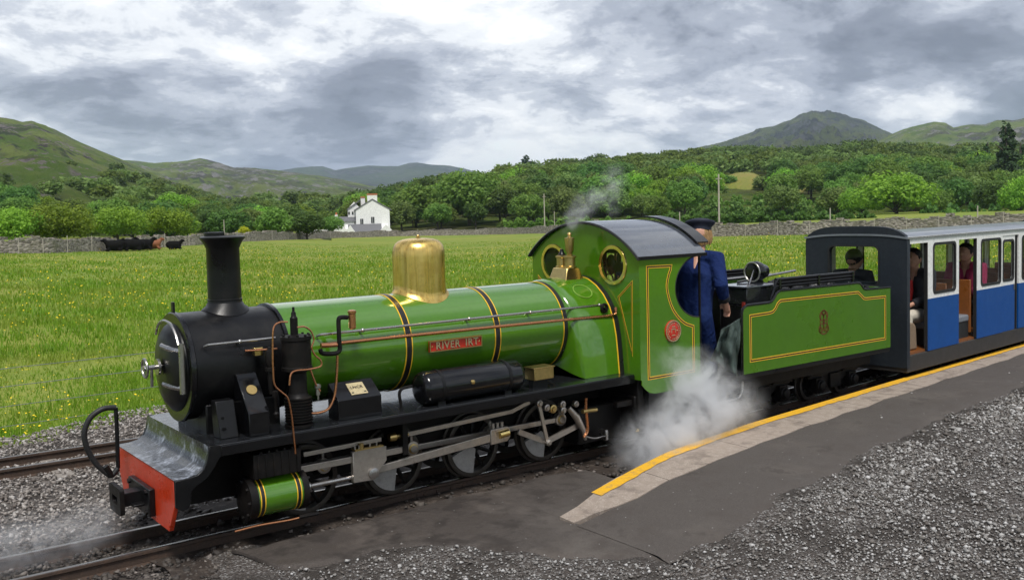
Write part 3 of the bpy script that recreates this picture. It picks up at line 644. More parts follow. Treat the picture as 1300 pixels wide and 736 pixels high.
# ------------------------------------------------------------------ dry stone wall round the meadow and its posts
def wallpt(px): D = float(np.interp(px, WX, WD)); p = atd(px, 285, D); return p[0], p[1], float(field_z(p[0], p[1]))
sw = thing('dry_stone_wall', 'long grey dry stone wall round the far side of the meadow', 'wall', (0, 0, 0))
pxs = np.concatenate([np.arange(-260, 1660, 7.0)]); pts = [Vector(wallpt(p)) for p in pxs]
mb = MB(); cop = MB(); vs = []; fs = []
for i, p in enumerate(pts):
    t = (pts[min(i+1, len(pts)-1)]-pts[max(i-1, 0)]); t.z = 0; t.normalize(); nn = Vector((-t.y, t.x, 0))
    h = .93+.10*math.sin(i*.61)+.07*math.sin(i*1.93)+.05*math.sin(i*4.1)
    for u, z in ((-.36, -.3), (-.22, h), (.22, h), (.36, -.3)): vs.append(p+nn*u+Vector((0, 0, z)))
    if i < len(pts)-1 and -60 < pxs[i] < 1360:
        L = (pts[i+1]-p).length; k = max(1, int(L/.55))
        for q in range(k):
            c = p.lerp(pts[i+1], (q+.5)/k); s = .5+.5*random.random(); zt = c.z+h-.03
            b0 = len(cop.v); cop.box(-.2*s-.05, .2*s+.05, -.24, .24, 0, .10+.12*s*random.random())
            for e in range(b0, len(cop.v)):
                v = cop.v[e]; cop.v[e] = tuple(Vector((c.x, c.y, zt))+t*v[0]+nn*v[1]+Vector((0, 0, v[2])))
for i in range(len(pts)-1):
    for q in range(3): fs.append((i*4+q, i*4+q+1, i*4+q+5, i*4+q+4))
mb.add(vs, fs).build('wall_face', DRYST, sw, smooth=0)
c = cop.build('coping_stones', DRYST, sw, smooth=0); c['kind'] = 'stuff'
pf = thing('post_fence', 'row of thin grey posts with wire standing in front of the stone wall', 'fence', (0, 0, 0))
fp = []
for p in np.concatenate([np.arange(-40, 330, 31), np.arange(345, 640, 37), np.arange(700, 1340, 41)]):
    D = float(np.interp(p, WX, WD))*.985; q = atd(p, 285, D); z = float(field_z(q[0], q[1])); h = 1.15+.16*math.sin(p*3.3)
    MB().tube([(q[0], q[1], z-.1), (q[0]+.03*math.sin(p), q[1], z+h)], [.03, .026], 6).build('post', POLEW, pf); fp.append((q[0], q[1], z+.95))
MB().tube(fp, .008, 4).build('wire', WIRE, pf)
# second wall on the slope behind
sw2 = thing('field_wall', 'short stone wall crossing the green paddock behind the meadow wall', 'wall', (0, 0, 0))
mb = MB(); vs = []; fs = []
A = [(588, 289, 230), (640, 287, 225), (668, 283, 215), (705, 281, 205), (760, 280, 200)]
for i, (p, y, D) in enumerate(A):
    q = atd(p, y, D)
    for u, z in ((-.35, -1.5), (-.22, .75+.1*math.sin(i)), (.22, .75+.1*math.sin(i)), (.35, -1.5)): vs.append((q[0]+u*.5, q[1]+u, q[2]+z-.4))
for i in range(len(A)-1):
    for q in range(3): fs.append((i*4+q, i*4+q+1, i*4+q+5, i*4+q+4))
mb.add(vs, fs).build('wall_face', DRYST, sw2, smooth=0)

# ------------------------------------------------------------------ fells and hillside
def hill(name, prof, D, d0, zf, mat, label, nu=260, nv=110, rough=.04, pw=1.25, back=.6, fq=3.0):
    px = np.linspace(prof[0][0], prof[-1][0], nu); py = np.interp(px, [p[0] for p in prof], [p[1] for p in prof])
    Dr = np.full(nu, float(D)) if not callable(D) else D(px)
    top = np.array([atd(a, b, q)[2] for a, b, q in zip(px, py, Dr)]); az = np.array([azpx(a) for a in px])
    V = np.concatenate([np.linspace(0, 1, nv), 1+np.linspace(.05, back, 10)])
    uu, vv = np.meshgrid(np.arange(nu), V, indexing='ij'); dist = d0+(Dr[uu]-d0)*vv
    x, y = CAM[0]+dist*np.sin(az[uu]), CAM[1]+dist*np.cos(az[uu]); H = top[uu]-zf
    z = np.where(vv <= 1, zf+H*np.clip(vv, 0, 1)**pw, zf+H*(1-((np.maximum(vv, 1)-1)/back)**2*.9))
    env = np.sin(np.clip(vv, 0, 1)*PI)**.8+.10*(vv > .9)
    Dm = float(Dr.mean()); f1 = fbm(x*fq/Dm*4, y*fq/Dm*4, 7, .56); f2 = 1-np.abs(fbm(x*fq/Dm*11+5, y*fq/Dm*11, 6, .6))*2.2; z = z+H*rough*(env*(f1*1.8-.4)+(env*.9+.12*(vv > .8))*.55*(f2-.6))
    n, k = uu.shape; i = np.arange((n-1)*(k-1)); a = (i//(k-1))*k+i % (k-1)
    o = npmesh(name, np.stack([x.ravel(), y.ravel(), z.ravel()], 1), np.stack([a, a+k, a+k+1, a+1], 1), mat, 'structure', True)
    o['label'] = label; return o, (az, Dr, V, d0, z)
_, HL = hill('left_fell', [(-500, 120), (-250, 140), (-60, 149), (0, 148), (22, 151), (37, 155), (48, 154), (60, 158), (75, 164), (100, 177), (130, 190), (160, 203), (200, 221), (250, 242), (300, 261), (350, 277), (420, 292)],
             1000, 130, -1.5, HILLNEAR, 'steep fell with scree and bracken', rough=.075, pw=1.15, fq=4)
hill('middle_fell', [(60, 215), (140, 206), (165, 203), (200, 207), (235, 204), (258, 200), (275, 204), (300, 212), (330, 213), (360, 217), (400, 222), (430, 226), (470, 235), (505, 243), (560, 258), (640, 275)],
     2000, 600, -2, HILLMID, 'rocky green fell across the valley', rough=.10, fq=6)
hill('far_fell', [(300, 222), (360, 216), (380, 213), (400, 211), (412, 211), (428, 216), (440, 214), (470, 210), (490, 211), (508, 211), (522, 207), (532, 206.5), (548, 209), (572, 210), (592, 214), (602, 217), (660, 232), (760, 250)],
     5200, 2400, 0, HILLFAR, 'distant bluish fell', rough=.05)
hill('peak_fell', [(780, 225), (850, 196), (890, 186), (905, 183), (938, 173), (952, 169), (962, 165), (985, 160), (1003, 152), (1018, 144), (1033, 139), (1042, 141), (1052, 141), (1076, 146), (1100, 154), (1130, 168), (1170, 186), (1240, 215)],
     3300, 900, 5, HILLPEAK, 'dark rocky peak above the wood', nu=320, nv=150, rough=.15, fq=6)
hill('right_fell', [(1000, 225), (1080, 195), (1115, 179), (1130, 171), (1148, 163), (1165, 159), (1186, 154), (1200, 155), (1210, 161), (1232, 158), (1250, 158), (1262, 153), (1272, 152), (1285, 153), (1300, 150), (1380, 140), (1500, 135), (1800, 150)],
     2100, 700, 5, HILLMID, 'green and brown ridge to the side of the peak', rough=.09, fq=6)
def dwood(px): return np.interp(px, [400, 520, 640, 760, 900, 1100, 1300, 1800], [420, 430, 470, 520, 560, 560, 520, 480])
WP = [(400, 290), (455, 285), (480, 272), (520, 256), (560, 247), (600, 236), (640, 231), (700, 224), (760, 218), (820, 213), (880, 206), (950, 204), (1000, 207), (1050, 203), (1100, 198), (1150, 200), (1200, 205), (1300, 203), (1450, 195), (1800, 190)]
_, HW = hill('wooded_hill', WP, dwood, 190, -2.0, HILLWOOD, 'low hill covered by the wood', rough=.03, pw=1.05)
def hill_z(Hd, x, y):
    az, Dr, V, d0, zg = Hd; dx, dy = x-CAM[0], y-CAM[1]; d = math.hypot(dx, dy); a = math.atan2(dx, dy)
    u = float(np.interp(a, az, np.arange(len(az)))); D = float(np.interp(a, az, Dr)); v = float(np.interp((d-d0)/(D-d0), V, np.arange(len(V))))
    i, j = min(int(u), len(az)-2), min(int(v), len(V)-2); fu, fv = u-i, v-j
    return float((zg[i, j]*(1-fu)+zg[i+1, j]*fu)*(1-fv)+(zg[i, j+1]*(1-fu)+zg[i+1, j+1]*fu)*fv)
# grassy knoll in the wood and pale fields on the left slope
def patch(name, c, D, rx_, ry_, h, mat, label):
    q = atd(c[0], c[1], D); a = azpx(c[0]); e1 = np.array([math.cos(a), -math.sin(a)]); e2 = np.array([math.sin(a), math.cos(a)])
    def fn(u, v):
        s, t = v*np.cos(u)*rx_, v*np.sin(u)*ry_; rr = v*(1+.15*np.sin(3*u+1))
        return q[0]+s*e1[0]+t*e2[0], q[1]+s*e1[1]+t*e2[1], q[2]+h*(1-rr**2)-h*.5+.10*t+.3*fbm(s*.3, t*.3)
    o = sheet(name, np.linspace(0, 2*PI, 40), np.linspace(.02, 1.1, 12), fn, mat); o['label'] = label; return o
patch('grassy_knoll', (945, 236), 330, 14, 26, 9, CLEAR, 'yellow green grassy knoll in the wood')
patch('bracken_bank', (1030, 250), 300, 16, 22, 5, CLEAR, 'dry brownish bank below the wood')
patch('green_paddock', (655, 287), 235, 26, 40, 2.2, FIELDG, 'bright green paddock behind the wall')
patch('sloping_field', (92, 258), 330, 13, 40, 6, FIELDG, 'small bright green field on the slope')
patch('upper_field', (45, 238), 480, 22, 45, 8, FIELDG, 'pale green field high on the slope')
patch('bank_field', (28, 275), 240, 16, 30, 4, FIELDG, 'green field below the slope trees')

# ------------------------------------------------------------------ trees
def crown_mesh(name, seed, mat, H, W, nleaf, lsize, kind='round'):
    rg = np.random.default_rng(seed); pts = []; ctr = []
    if kind == 'pine':
        nl = 11
        for i in range(nl):
            f = i/(nl-1); z = H*(.16+.82*f); r = W*.5*(1-f)**.8*(.85+.3*rg.random())+.12
            for k in range(max(3, int(8*(1-f)+2))):
                a = rg.uniform(0, 2*PI); ctr.append((r*.62*math.cos(a), r*.62*math.sin(a), z-.03*H*rg.random(), r*.5, r*.5, H*.04+.12))
    elif kind == 'scots':
        for k in range(26):
            a = k*2.4; f = .22+.76*(k/25); r = W*.34*(1.05-f)**.6*(.4+.6*rg.random()); ctr.append((r*math.cos(a), r*math.sin(a), H*f, W*.17*(1.25-f), W*.17*(1.25-f), H*.055))
    elif kind == 'bush':
        for k in range(14):
            a = rg.uniform(0, 2*PI); r = W*.36*math.sqrt(rg.random()); ctr.append((r*math.cos(a), r*math.sin(a), H*rg.uniform(.2, .72), W*.18, W*.18, H*.22))
    else:
        z0 = .12 if kind == 'low' else .22
        nb = 26
        for k in range(nb):
            f = (k+.5)/nb; th = math.acos(1-1.75*f); a = k*2.39996+rg.uniform(-.5, .5)
            q = .70+.22*rg.random()
            x, y = W*.5*q*math.sin(th)*math.cos(a), W*.5*q*math.sin(th)*math.sin(a); z = H*((1+z0)/2+.05) + H*(1-z0)*.40*q*math.cos(th)
            s = rg.uniform(.13, .22); ctr.append((x, y, z, W*s, W*s, H*s*.78))
        for k in range(5): ctr.append((rg.uniform(-.12, .12)*W, rg.uniform(-.12, .12)*W, H*rg.uniform(.45, .7), W*.22, W*.22, H*.2))
    ctr = np.array(ctr); vol = ctr[:, 3]*ctr[:, 4]*ctr[:, 5]; pr = vol**.75; pr /= pr.sum()
    ci = rg.choice(len(ctr), nleaf, p=pr); d = rg.normal(size=(nleaf, 3)); d /= np.linalg.norm(d, axis=1)[:, None]
    rr = rg.uniform(.55, 1.08, nleaf)[:, None]; C = ctr[ci, :3]+d*rr*ctr[ci, 3:]
    C[:, 2] = np.maximum(C[:, 2], H*.05)
    nrm = d*.8+np.array([0, 0, .45])+rg.normal(0, .45, (nleaf, 3)); nrm /= np.linalg.norm(nrm, axis=1)[:, None]
    t = np.cross(nrm, rg.normal(size=(nleaf, 3))); t /= np.linalg.norm(t, axis=1)[:, None]; b = np.cross(nrm, t)
    s = (lsize*rg.uniform(.6, 1.3, nleaf))[:, None]; asp = rg.uniform(.55, .9, nleaf)[:, None]
    tip = C+t*s*.75; tail = C-t*s*.75; l = C+b*s*asp*.6-nrm*s*.16+t*s*.1; r2 = C-b*s*asp*.6-nrm*s*.16+t*s*.1
    V = np.stack([tail, l, tip, r2], 1).reshape(-1, 3); F = np.arange(nleaf*4).reshape(-1, 4)
    o = npmesh(name, V, F, mat); me = o.data; bpy.data.objects.remove(o); return me, V, F
def trunk_mesh(seed, H, W, kind):
    rg = random.Random(seed); mb = MB(); hz = H*(.62 if kind not in ('pine', 'scots') else .95); r = H*.028
    pts = [(0, 0, -.4)]+[(rg.uniform(-.03, .03)*H*f, rg.uniform(-.03, .03)*H*f, hz*f) for f in (.15, .4, .7, 1)]
    mb.tube(pts, [r*1.4, r*1.1, r, r*.7, r*.25], 7)
    for k in range(5):
        f = rg.uniform(.3, .75); a = rg.uniform(0, 2*PI); z = hz*f; L = W*.33
        mb.tube([(0, 0, z), (L*.5*math.cos(a), L*.5*math.sin(a), z+L*.35), (L*math.cos(a), L*math.sin(a), z+L*.6)], [r*.5, r*.35, r*.12], 5)
    o = mb.build('trunk', BARK); me = o.data; c = Vector(o.location); me.transform(Matrix.Translation(c)); bpy.data.objects.remove(o); return me
PROTO = {}
def proto(key, seed, mat, H, W, nleaf, ls, kind): 
    cm, V, F = crown_mesh('crown', seed, mat, H, W, nleaf, ls, kind); PROTO[key] = (cm, trunk_mesh(seed, H, W, kind), H, W, V, F)
proto('near_a', 1, LEAF_LIGHT, 6, 7.5, 5200, .26, 'low'); proto('near_b', 2, LEAF_LIGHT, 6, 7.5, 5200, .26, 'low'); proto('near_c', 3, LEAF_MID, 6, 7, 5200, .25, 'round')
proto('mid_a', 4, LEAF_MID, 10, 9.5, 4200, .46, 'round'); proto('mid_b', 5, LEAF_MID, 10, 8.5, 4200, .46, 'round'); proto('light_a', 6, LEAF_LIGHT, 10, 11, 5000, .45, 'low')
proto('dark_a', 7, LEAF_DARK, 10, 9, 3600, .5, 'round'); proto('dark_b', 8, LEAF_DARK, 10, 8, 3600, .5, 'round'); proto('olive_a', 9, LEAF_OLIVE, 10, 8.5, 3200, .48, 'round'); proto('olive_b', 10, LEAF_OLIVE, 8, 7, 2600, .45, 'low')
proto('pine_a', 11, LEAF_PINE, 16, 6, 3800, .5, 'pine'); proto('pine_b', 12, LEAF_PINE, 16, 5, 3000, .5, 'pine'); proto('scots', 13, LEAF_PINE, 14, 8, 2200, .5, 'scots')
proto('bush_a', 14, LEAF_MID, 3, 4.2, 1500, .30, 'bush'); proto('bush_gold', 15, LEAF_GOLD, 2.6, 3.6, 1500, .22, 'bush'); proto('bush_b', 16, LEAF_OLIVE, 3, 4, 1300, .3, 'bush')
proto('far_a', 17, LEAF_MID, 10, 9.5, 460, 1.05, 'round'); proto('far_b', 18, LEAF_DARK, 10, 9, 460, 1.05, 'round'); proto('far_c', 19, LEAF_OLIVE, 10, 9, 420, 1.05, 'round')
PROTO['light_b'] = PROTO['light_a']
def tree(key, x, y, z, h, label, group=None, name='tree', wide=1.0, catg='tree'):
    cm, tm, H, W, _, _ = PROTO[key]; s = h/H
    o = thing(name, label, catg, (x, y, z), random.uniform(0, 6.28), group); o.scale = (s*wide, s*wide, s)
    c = bpy.data.objects.new('crown', cm); col.objects.link(c); c.parent = o
    t = bpy.data.objects.new('trunk', tm); col.objects.link(t); t.parent = o; return o
def tree_px(key, px, ytop, ybase, D, label, group=None, name='tree', wide=1.0, catg='tree'):
    q = atd(px, ybase, D); t = atd(px, ytop, D); return tree(key, q[0], q[1], q[2], t[2]-q[2], label, group, name, wide, catg)
# trees standing behind the wall, told apart by look and neighbours
tree_px('near_a', 18, 262, 318, 84, 'spreading bright green tree behind the wall, beside a wider twin', name='wall_tree', wide=1.0)
tree_px('near_b', 72, 258, 318, 86, 'broad bright green tree leaning over the stone wall', name='wall_tree', wide=1.15)
tree_px('near_b', 150, 262, 311, 98, 'bright green tree above the resting black cattle', name='wall_tree', wide=1.1)
tree_px('near_a', 212, 262, 309, 104, 'bright green tree above the single black cow', name='wall_tree', wide=1.1)
tree_px('bush_gold', 312, 285, 304, 122, 'golden yellow bush behind the wall', name='golden_bush', catg='bush', wide=1.0)
tree_px('near_c', 371, 259, 301, 165, 'rounded green tree by the low white garden wall', name='garden_tree', wide=1.05)
tree_px('near_c', 422, 274, 302, 168, 'small green tree touching the farmhouse outbuilding', name='garden_tree', wide=.95)
tree_px('mid_a', 596, 219, 294, 212, 'tall broad green tree at the foot of the wood, above the wall', name='broad_tree', wide=1.12)
tree_px('mid_b', 528, 235, 294, 215, 'green tree hard against the white farmhouse gable', name='broad_tree', wide=1.1)
tree_px('mid_b', 560, 258, 295, 205, 'low light green tree in front of the taller broad tree', name='broad_tree', wide=1.2)
tree_px('bush_a', 640, 278, 293, 200, 'small light bush standing alone in the paddock', name='lone_bush', catg='bush')
tree_px('light_a', 1138, 219, 284, 190, 'large round lime green tree at the edge of the wood', name='lime_tree', wide=1.28)
tree_px('light_a', 1297, 224, 284, 180, 'lime green tree beside the tall dark pines', name='lime_tree', wide=.75)
tree_px('bush_a', 1203, 262, 283, 178, 'small bright bush under the dark trees', name='lone_bush', catg='bush')
tree_px('scots', 1278, 155, 270, 235, 'tall ragged pine rising above the wood', name='tall_pine', wide=.9)
tree_px('mid_a', 770, 224, 290, 225, 'tall light green tree above the cab roof', name='broad_tree', wide=1.05)
tree_px('scots', 668, 197, 222, 470, 'single dark pine on the skyline of the wood', name='skyline_pine', wide=2.0)
# hedge under the wood (one continuous mass)
def hedge(px0, px1, ytop, ybase, D, mat, name, label, n=9000):
    px = RNG.uniform(px0, px1, n); V = []; ce = []
    for p in px:
        q = atd(p, ybase, D+RNG.uniform(-2, 2)); hh = atd(p, ytop, D)[2]-q[2]; ce.append((q[0], q[1], q[2]+hh*(RNG.random()**.7)*(.85+.25*math.sin(p*.23)+.15*math.sin(p*.71))))
    C = np.array(ce); s = RNG.uniform(.25, .5, (n, 1)); t = RNG.normal(size=(n, 3)); t /= np.linalg.norm(t, axis=1)[:, None]; b = np.cross(t, RNG.normal(size=(n, 3))); b /= np.linalg.norm(b, axis=1)[:, None]
    V = np.stack([C-t*s, C+b*s*.6, C+t*s, C-b*s*.6], 1).reshape(-1, 3); return tag(npmesh(name, V, np.arange(n*4).reshape(-1, 4), mat, 'stuff'), label, 'hedge')
hedge(840, 1110, 271, 284, 150, LEAF_DARK, 'hedge', 'dark clipped hedge between the meadow wall and the wood')
hedge(640, 860, 278, 291, 190, LEAF_MID, 'scrub', 'green scrub at the foot of the wood')
hedge(1165, 1330, 262, 283, 186, LEAF_DARK, 'shrubbery', 'dark shrubs under the trees at the edge of the wood', 6000)
hedge(868, 1100, 257, 277, 215, LEAF_OLIVE, 'willow_scrub', 'pale green scrub between the hedge and the grassy knoll', 9000)
hedge(880, 1085, 250, 268, 250, LEAF_MID, 'upper_scrub', 'mixed green scrub below the grassy knoll', 7000)
# the wood: individuals where crowns can be picked out, one mass for the rest
keys = ['mid_a', 'mid_b', 'dark_a', 'olive_a', 'mid_a', 'dark_b', 'olive_b', 'mid_b', 'dark_a', 'light_b']
def blocked(px, py): return (900 < px < 992 and 214 < py < 263) or (995 < px < 1062 and 234 < py < 266)
def topx(p): d = np.asarray(p)-CAM; w_ = d@FW; return 650+FPX*(d@RT)/w_, CY-FPX*(d@UP)/w_
cand = []
rg = random.Random(5)
for i in range(9000):
    px = rg.uniform(455, 1420); D = 200*(590/200)**rg.random(); Dm = float(dwood(px))
    if D > Dm*1.03: continue
    q = atd(px, 285, D); z = hill_z(HW, q[0], q[1]); x_, y_ = topx((q[0], q[1], z+2)); x2, y2 = topx((q[0], q[1], z+7.5))
    if blocked(x_, (y_+y2)/2) or blocked(x_, y2): continue
    if px < 640 and y2 < 222: continue
    cand.append((D, q[0], q[1], z, px))
acc = []; 
for c in cand:
    if all((c[1]-a[1])**2+(c[2]-a[2])**2 > (6.2+.006*a[0])**2 for a in acc[-900:]): acc.append(c)
acc.sort(); near = acc[:230]; rest = acc[230:]
KND = {'mid': 'mid green', 'dark': 'dark green', 'olive': 'dull olive green', 'light': 'light lime green'}
for i, (D, x, y, z, px) in enumerate(near):
    f = fbm(np.array([x*.012]), np.array([y*.012]), 3)[0]; k = keys[(i*7+int(f*6)) % len(keys)]; h = rg.uniform(7.0, 10.5)*(1.0 if D > 235 else .82)
    kk = KND[k.split('_')[0]]; tree(k, x, y, z-.3, h, kk+' leafy tree in the dense wood on the hillside behind the meadow', kk+' trees of the hillside wood', 'wood_tree', rg.uniform(.9, 1.2))
VV = {a: [] for a in ('far_a', 'far_b', 'far_c')}
def massadd(x, y, z, h, k, wide=1.1):
    V = PROTO[k][4]; s = h/PROTO[k][2]; a = rg.uniform(0, 6.28); ca, sa = math.cos(a)*s*wide, math.sin(a)*s*wide
    VV[k].append(np.stack([V[:, 0]*ca-V[:, 1]*sa+x, V[:, 0]*sa+V[:, 1]*ca+y, V[:, 2]*s+z], 1))
for i, (D, x, y, z, px) in enumerate(rest):
    massadd(x, y, z-.5, rg.uniform(7, 10.5), ('far_a', 'far_b', 'far_c', 'far_a', 'far_b')[rg.randrange(5)], rg.uniform(1.0, 1.3))
# pines in the wood
for i, (px, yt, D) in enumerate([(1095, 178, 500), (1108, 181, 480), (975, 185, 520), (1190, 190, 420), (1252, 178, 330), (1240, 190, 300), (1297, 178, 260), (1265, 200, 250), (760, 203, 480), (1012, 192, 500), (1060, 190, 520)]):
    q = atd(px, 280, D); z = hill_z(HW, q[0], q[1]); t = atd(px, yt, D)[2]
    tree('pine_a' if i % 2 else 'pine_b', q[0], q[1], z, max(6, t-z), 'dark conifer standing among the leafy trees of the wood', 'conifers in the wood', 'wood_conifer', 1.25)
# scrub on and around the knoll
for i, (px, py, D, h) in enumerate([(915, 246, 300, 3), (928, 232, 320, 3.4), (968, 238, 310, 4.5), (984, 248, 300, 4), (1003, 262, 280, 3.5), (925, 262, 280, 3.6), (948, 262, 285, 4), (965, 262, 280, 5), (1040, 266, 260, 3.6), (1058, 262, 270, 4), (985, 266, 270, 3), (1022, 248, 300, 2.6), (905, 255, 300, 4), (890, 262, 280, 4), (1062, 245, 300, 4)]):
    q = atd(px, py, D); tree(('bush_b', 'bush_a')[i % 2], q[0], q[1], q[2]-.5, h, 'low bush on the grassy knoll below the wood', 'bushes round the knoll', 'knoll_bush', 1.2, 'bush')
# left slope woods
rg = random.Random(9); accl = []
for i in range(5200):
    px = rg.uniform(-120, 420); D = 135*(820/135)**rg.random()
    q = atd(px, 285, D); z = hill_z(HL, q[0], q[1]); x_, y_ = topx((q[0], q[1], z+3))
    dens = .005
    if px > 145 and y_ > 212+.30*(px-150): dens = 1.0
    if px < 160 and 232 < y_ < 262: dens = .16
    if y_ > 264: dens = 1.0
    if (58 < px < 118 and 240 < y_ < 272) or (0 < px < 62 and 266 < y_ < 285): dens = 0.0
    if y_ < 200: dens = .0
    if D < 150: dens *= .5
    if px > 280 and D > 420: dens = 0
    if 395 < px and D < 260: dens = 0
    if rg.random() > dens: continue
    if all((q[0]-a[1])**2+(q[1]-a[2])**2 > (5.4+.008*a[0])**2 for a in accl[-700:]): accl.append((D, q[0], q[1], z, px))
accl.sort()
for i, (D, x, y, z, px) in enumerate(accl[:70]):
    k = ('mid_a', 'dark_a', 'mid_b', 'olive_a', 'light_b', 'dark_b')[rg.randrange(6)]; kk = KND[k.split('_')[0]]; tree(k, x, y, z-.5, rg.uniform(4.2, 6.8), kk+' leafy tree on the lower slope of the fell beyond the wall', kk+' trees on the fell slope', 'slope_tree', rg.uniform(1, 1.3))
for (D, x, y, z, px) in accl[70:]: massadd(x, y, z-.6, rg.uniform(4.0, 7.0), ('far_b', 'far_a', 'far_a', 'far_c')[rg.randrange(4)], rg.uniform(1.1, 1.4))
# trees in the valley around the farmhouse
for i, (px, yt, yb, D) in enumerate([(318, 258, 296, 260), (335, 255, 294, 270), (345, 262, 298, 230), (300, 258, 290, 300), (398, 262, 296, 260), (412, 268, 297, 230), (440, 262, 292, 300), (505, 246, 292, 260), (492, 262, 294, 240), (280, 262, 292, 300), (262, 264, 296, 260), (385, 268, 296, 240)]):
    tree_px(('dark_a', 'mid_b', 'dark_b', 'pine_b')[i % 4], px, yt, yb, D, 'dark tree of the belt behind the white farmhouse', 'trees behind the farmhouse', 'valley_tree', 1.2)
for i in range(120):
    px = rg.uniform(270, 560); D = rg.uniform(320, 560); q = atd(px, 284, D); massadd(q[0], q[1], -3+.012*D*rg.random()*1.4, rg.uniform(7, 10), ('far_b', 'far_a', 'far_c')[rg.randrange(3)], 1.2)
for k, mt, nm, lb in (('far_a', LEAF_MID, 'far_wood', 'mass of green crowns further back in the hillside woods'), ('far_b', LEAF_DARK, 'far_wood_dark', 'mass of darker crowns further back in the hillside woods'), ('far_c', LEAF_OLIVE, 'far_wood_olive', 'mass of olive green crowns further back in the hillside woods')):
    V = np.concatenate(VV[k], 0); tag(npmesh(nm, V, np.arange(len(V)).reshape(-1, 4), mt, 'stuff'), lb, 'wood')

# poles and posts beyond the wall
for px, y0, y1, D, lb in ((913, 221, 284, 96, 'tall pale telegraph pole behind the meadow wall near the grassy knoll'), (691.5, 246, 287, 150, 'thin grey telegraph pole in front of the paddock'), (285, 279, 300, 120, 'short pale pole behind the wall by the golden bush'),
                          (704, 268, 287, 150, 'short thin post beside the grey telegraph pole'), (863, 269, 286, 96, 'short pale post beside the tall telegraph pole'), (1054, 264, 285, 84, 'pale post rising behind the coach roof in front of the hedge'), (1241, 261, 282, 80, 'pale post above the coach roof by the dark shrubs')):
    q = atd(px, y1, D); t = atd(px, y0, D); r = .09 if y1-y0 > 30 else .055
    o = MB().tube([(q[0], q[1], q[2]-1.6), (q[0], q[1], t[2])], [r*1.1, r*.85], 8)
    if y1-y0 > 30: o.box(q[0]-.05, q[0]+.05, q[1]-.35, q[1]+.35, t[2]-.5, t[2]-.4)
    tag(o.build('pole', POLEW), lb, 'pole')

# farmhouse
D = 188; hb = atd(460, 301, D); az0 = azpx(460); e1 = np.array([math.cos(az0), -math.sin(az0)]); e2 = np.array([math.sin(az0), math.cos(az0)])
house = thing('farmhouse', 'white rendered farmhouse with slate roof and two chimneys beyond the meadow', 'house', tuple(hb), -az0)
S = D/FPX*1.01                                       # metres per pixel at the house
def hx(px): return (px-460)*S
def hz_(py): return (301-py)*S-.1
zE, zP = hz_(267), hz_(252.5)
def gable(mb, x0, x1, y0, y1, z0, ze, zp):
    mx_ = (x0+x1)/2; return mb.prism([(x0, z0), (x1, z0), (x1, ze), (mx_, zp), (x0, ze)], 'y', y0, y1)
# main block: gable to the camera
x0, x1 = hx(453), hx(494.5)
gable(MB(), x0, x1, 0, 9, -1.5, zE, hz_(254.5)).build('wall', HWHITE, house, smooth=0)
mx_ = (x0+x1)/2; zt = hz_(254.5)
for s, xe in ((-1, x0), (1, x1)):
    rf = MB().prism([(mx_, zt+.02), (mx_, zt+.22), (xe+s*.35, zE+.05-.0), (xe+s*.35, zE-.17)], 'y', -.12, 9.15).build('roof', HSLATE, house, smooth=0)
ch = MB().box(mx_-.95, mx_+.95, .05, 1.4, zt-.9, hz_(248.6)).build('chimney', HWHITE, house, smooth=0)
MB().box(mx_-1.0, mx_+1.0, .0, 1.45, hz_(248.6), hz_(246.8)).build('chimney_cap', TERRA, ch, smooth=0)
ch = MB().box(hx(459.5), hx(465), 7.2, 8.6, zE, hz_(251)).build('chimney', HWHITE, house, smooth=0)
MB().box(hx(459.3), hx(465.2), 7.1, 8.7, hz_(251), hz_(249.4)).build('chimney_cap', TERRA, ch, smooth=0)
# rear wing seen to the left
gable(MB(), hx(443), hx(459), 3.2, 10.5, -1.5, hz_(265), hz_(256)).build('wing_wall', HWHITE, house, smooth=0)
MB().prism([(hx(442), hz_(266.2)), (hx(442), hz_(264.8)), (hx(459), hz_(253.6)), (hx(459), hz_(255.0))], 'y', 3.0, 10.6).build('wing_roof', HSLATE, house, smooth=0)
# low ranges
MB().box(hx(430), hx(455), .8, 6, -1.5, hz_(280)).build('low_wing', HWHITE, house, smooth=0)
MB().prism([(.5, hz_(280.2)), (6.2, hz_(280.2)), (3.5, hz_(274.5))], 'x', hx(430), hx(454)).build('low_wing_roof', HSLATE, house, smooth=0)
c2 = MB().box(hx(427), hx(430.5), 1.6, 3.6, -1.5, hz_(272)).build('low_chimney', HWHITE, house, smooth=0); MB().box(hx(427.8), hx(429.8), 2.0, 3.2, hz_(272), hz_(269)).build('chimney_pot', TERRA, c2, smooth=0)
lean = MB().prism([(-4.2, -1.5), (-.02, -1.5), (-.02, hz_(284.6)), (-4.2, hz_(292.5))], 'x', hx(440), hx(492)).build('lean_to', HWHITE, house, smooth=0)
MB().prism([(-4.5, hz_(294)), (-4.5, hz_(293)), (-.03, hz_(284.2)), (-.03, hz_(285.2))], 'x', hx(443), hx(484)).build('lean_to_roof', HSLATE, lean, smooth=0)
for a, b in ((438.5, 453), (479, 499)):
    MB().prism([(hx(a), -1.5), (hx(b), -1.5), (hx(b), hz_(295)), (hx((a+b)/2), hz_(285)), (hx(a), hz_(295))], 'y', -4.9, -.06).build('lean_to_gable', HWHITE, lean, smooth=0)
for px, py, w_, h_ in ((460, 281, 1.9, 3.3), (473.5, 279.5, 2.0, 3.8), (452, 282.5, 1.2, 1.6)):
    f = MB().box(hx(px-w_), hx(px+w_), -.05 if px > 453 else .70, .0 if px > 453 else .79, hz_(py+h_), hz_(py-h_)).build('window', PANE, house, smooth=0)
    MB().box(hx(px-.15), hx(px+.15), (-.09 if px > 453 else .66), (-.05 if px > 453 else .70), hz_(py+h_), hz_(py-h_)).build('glazing_bar', HWHITE, f, smooth=0)
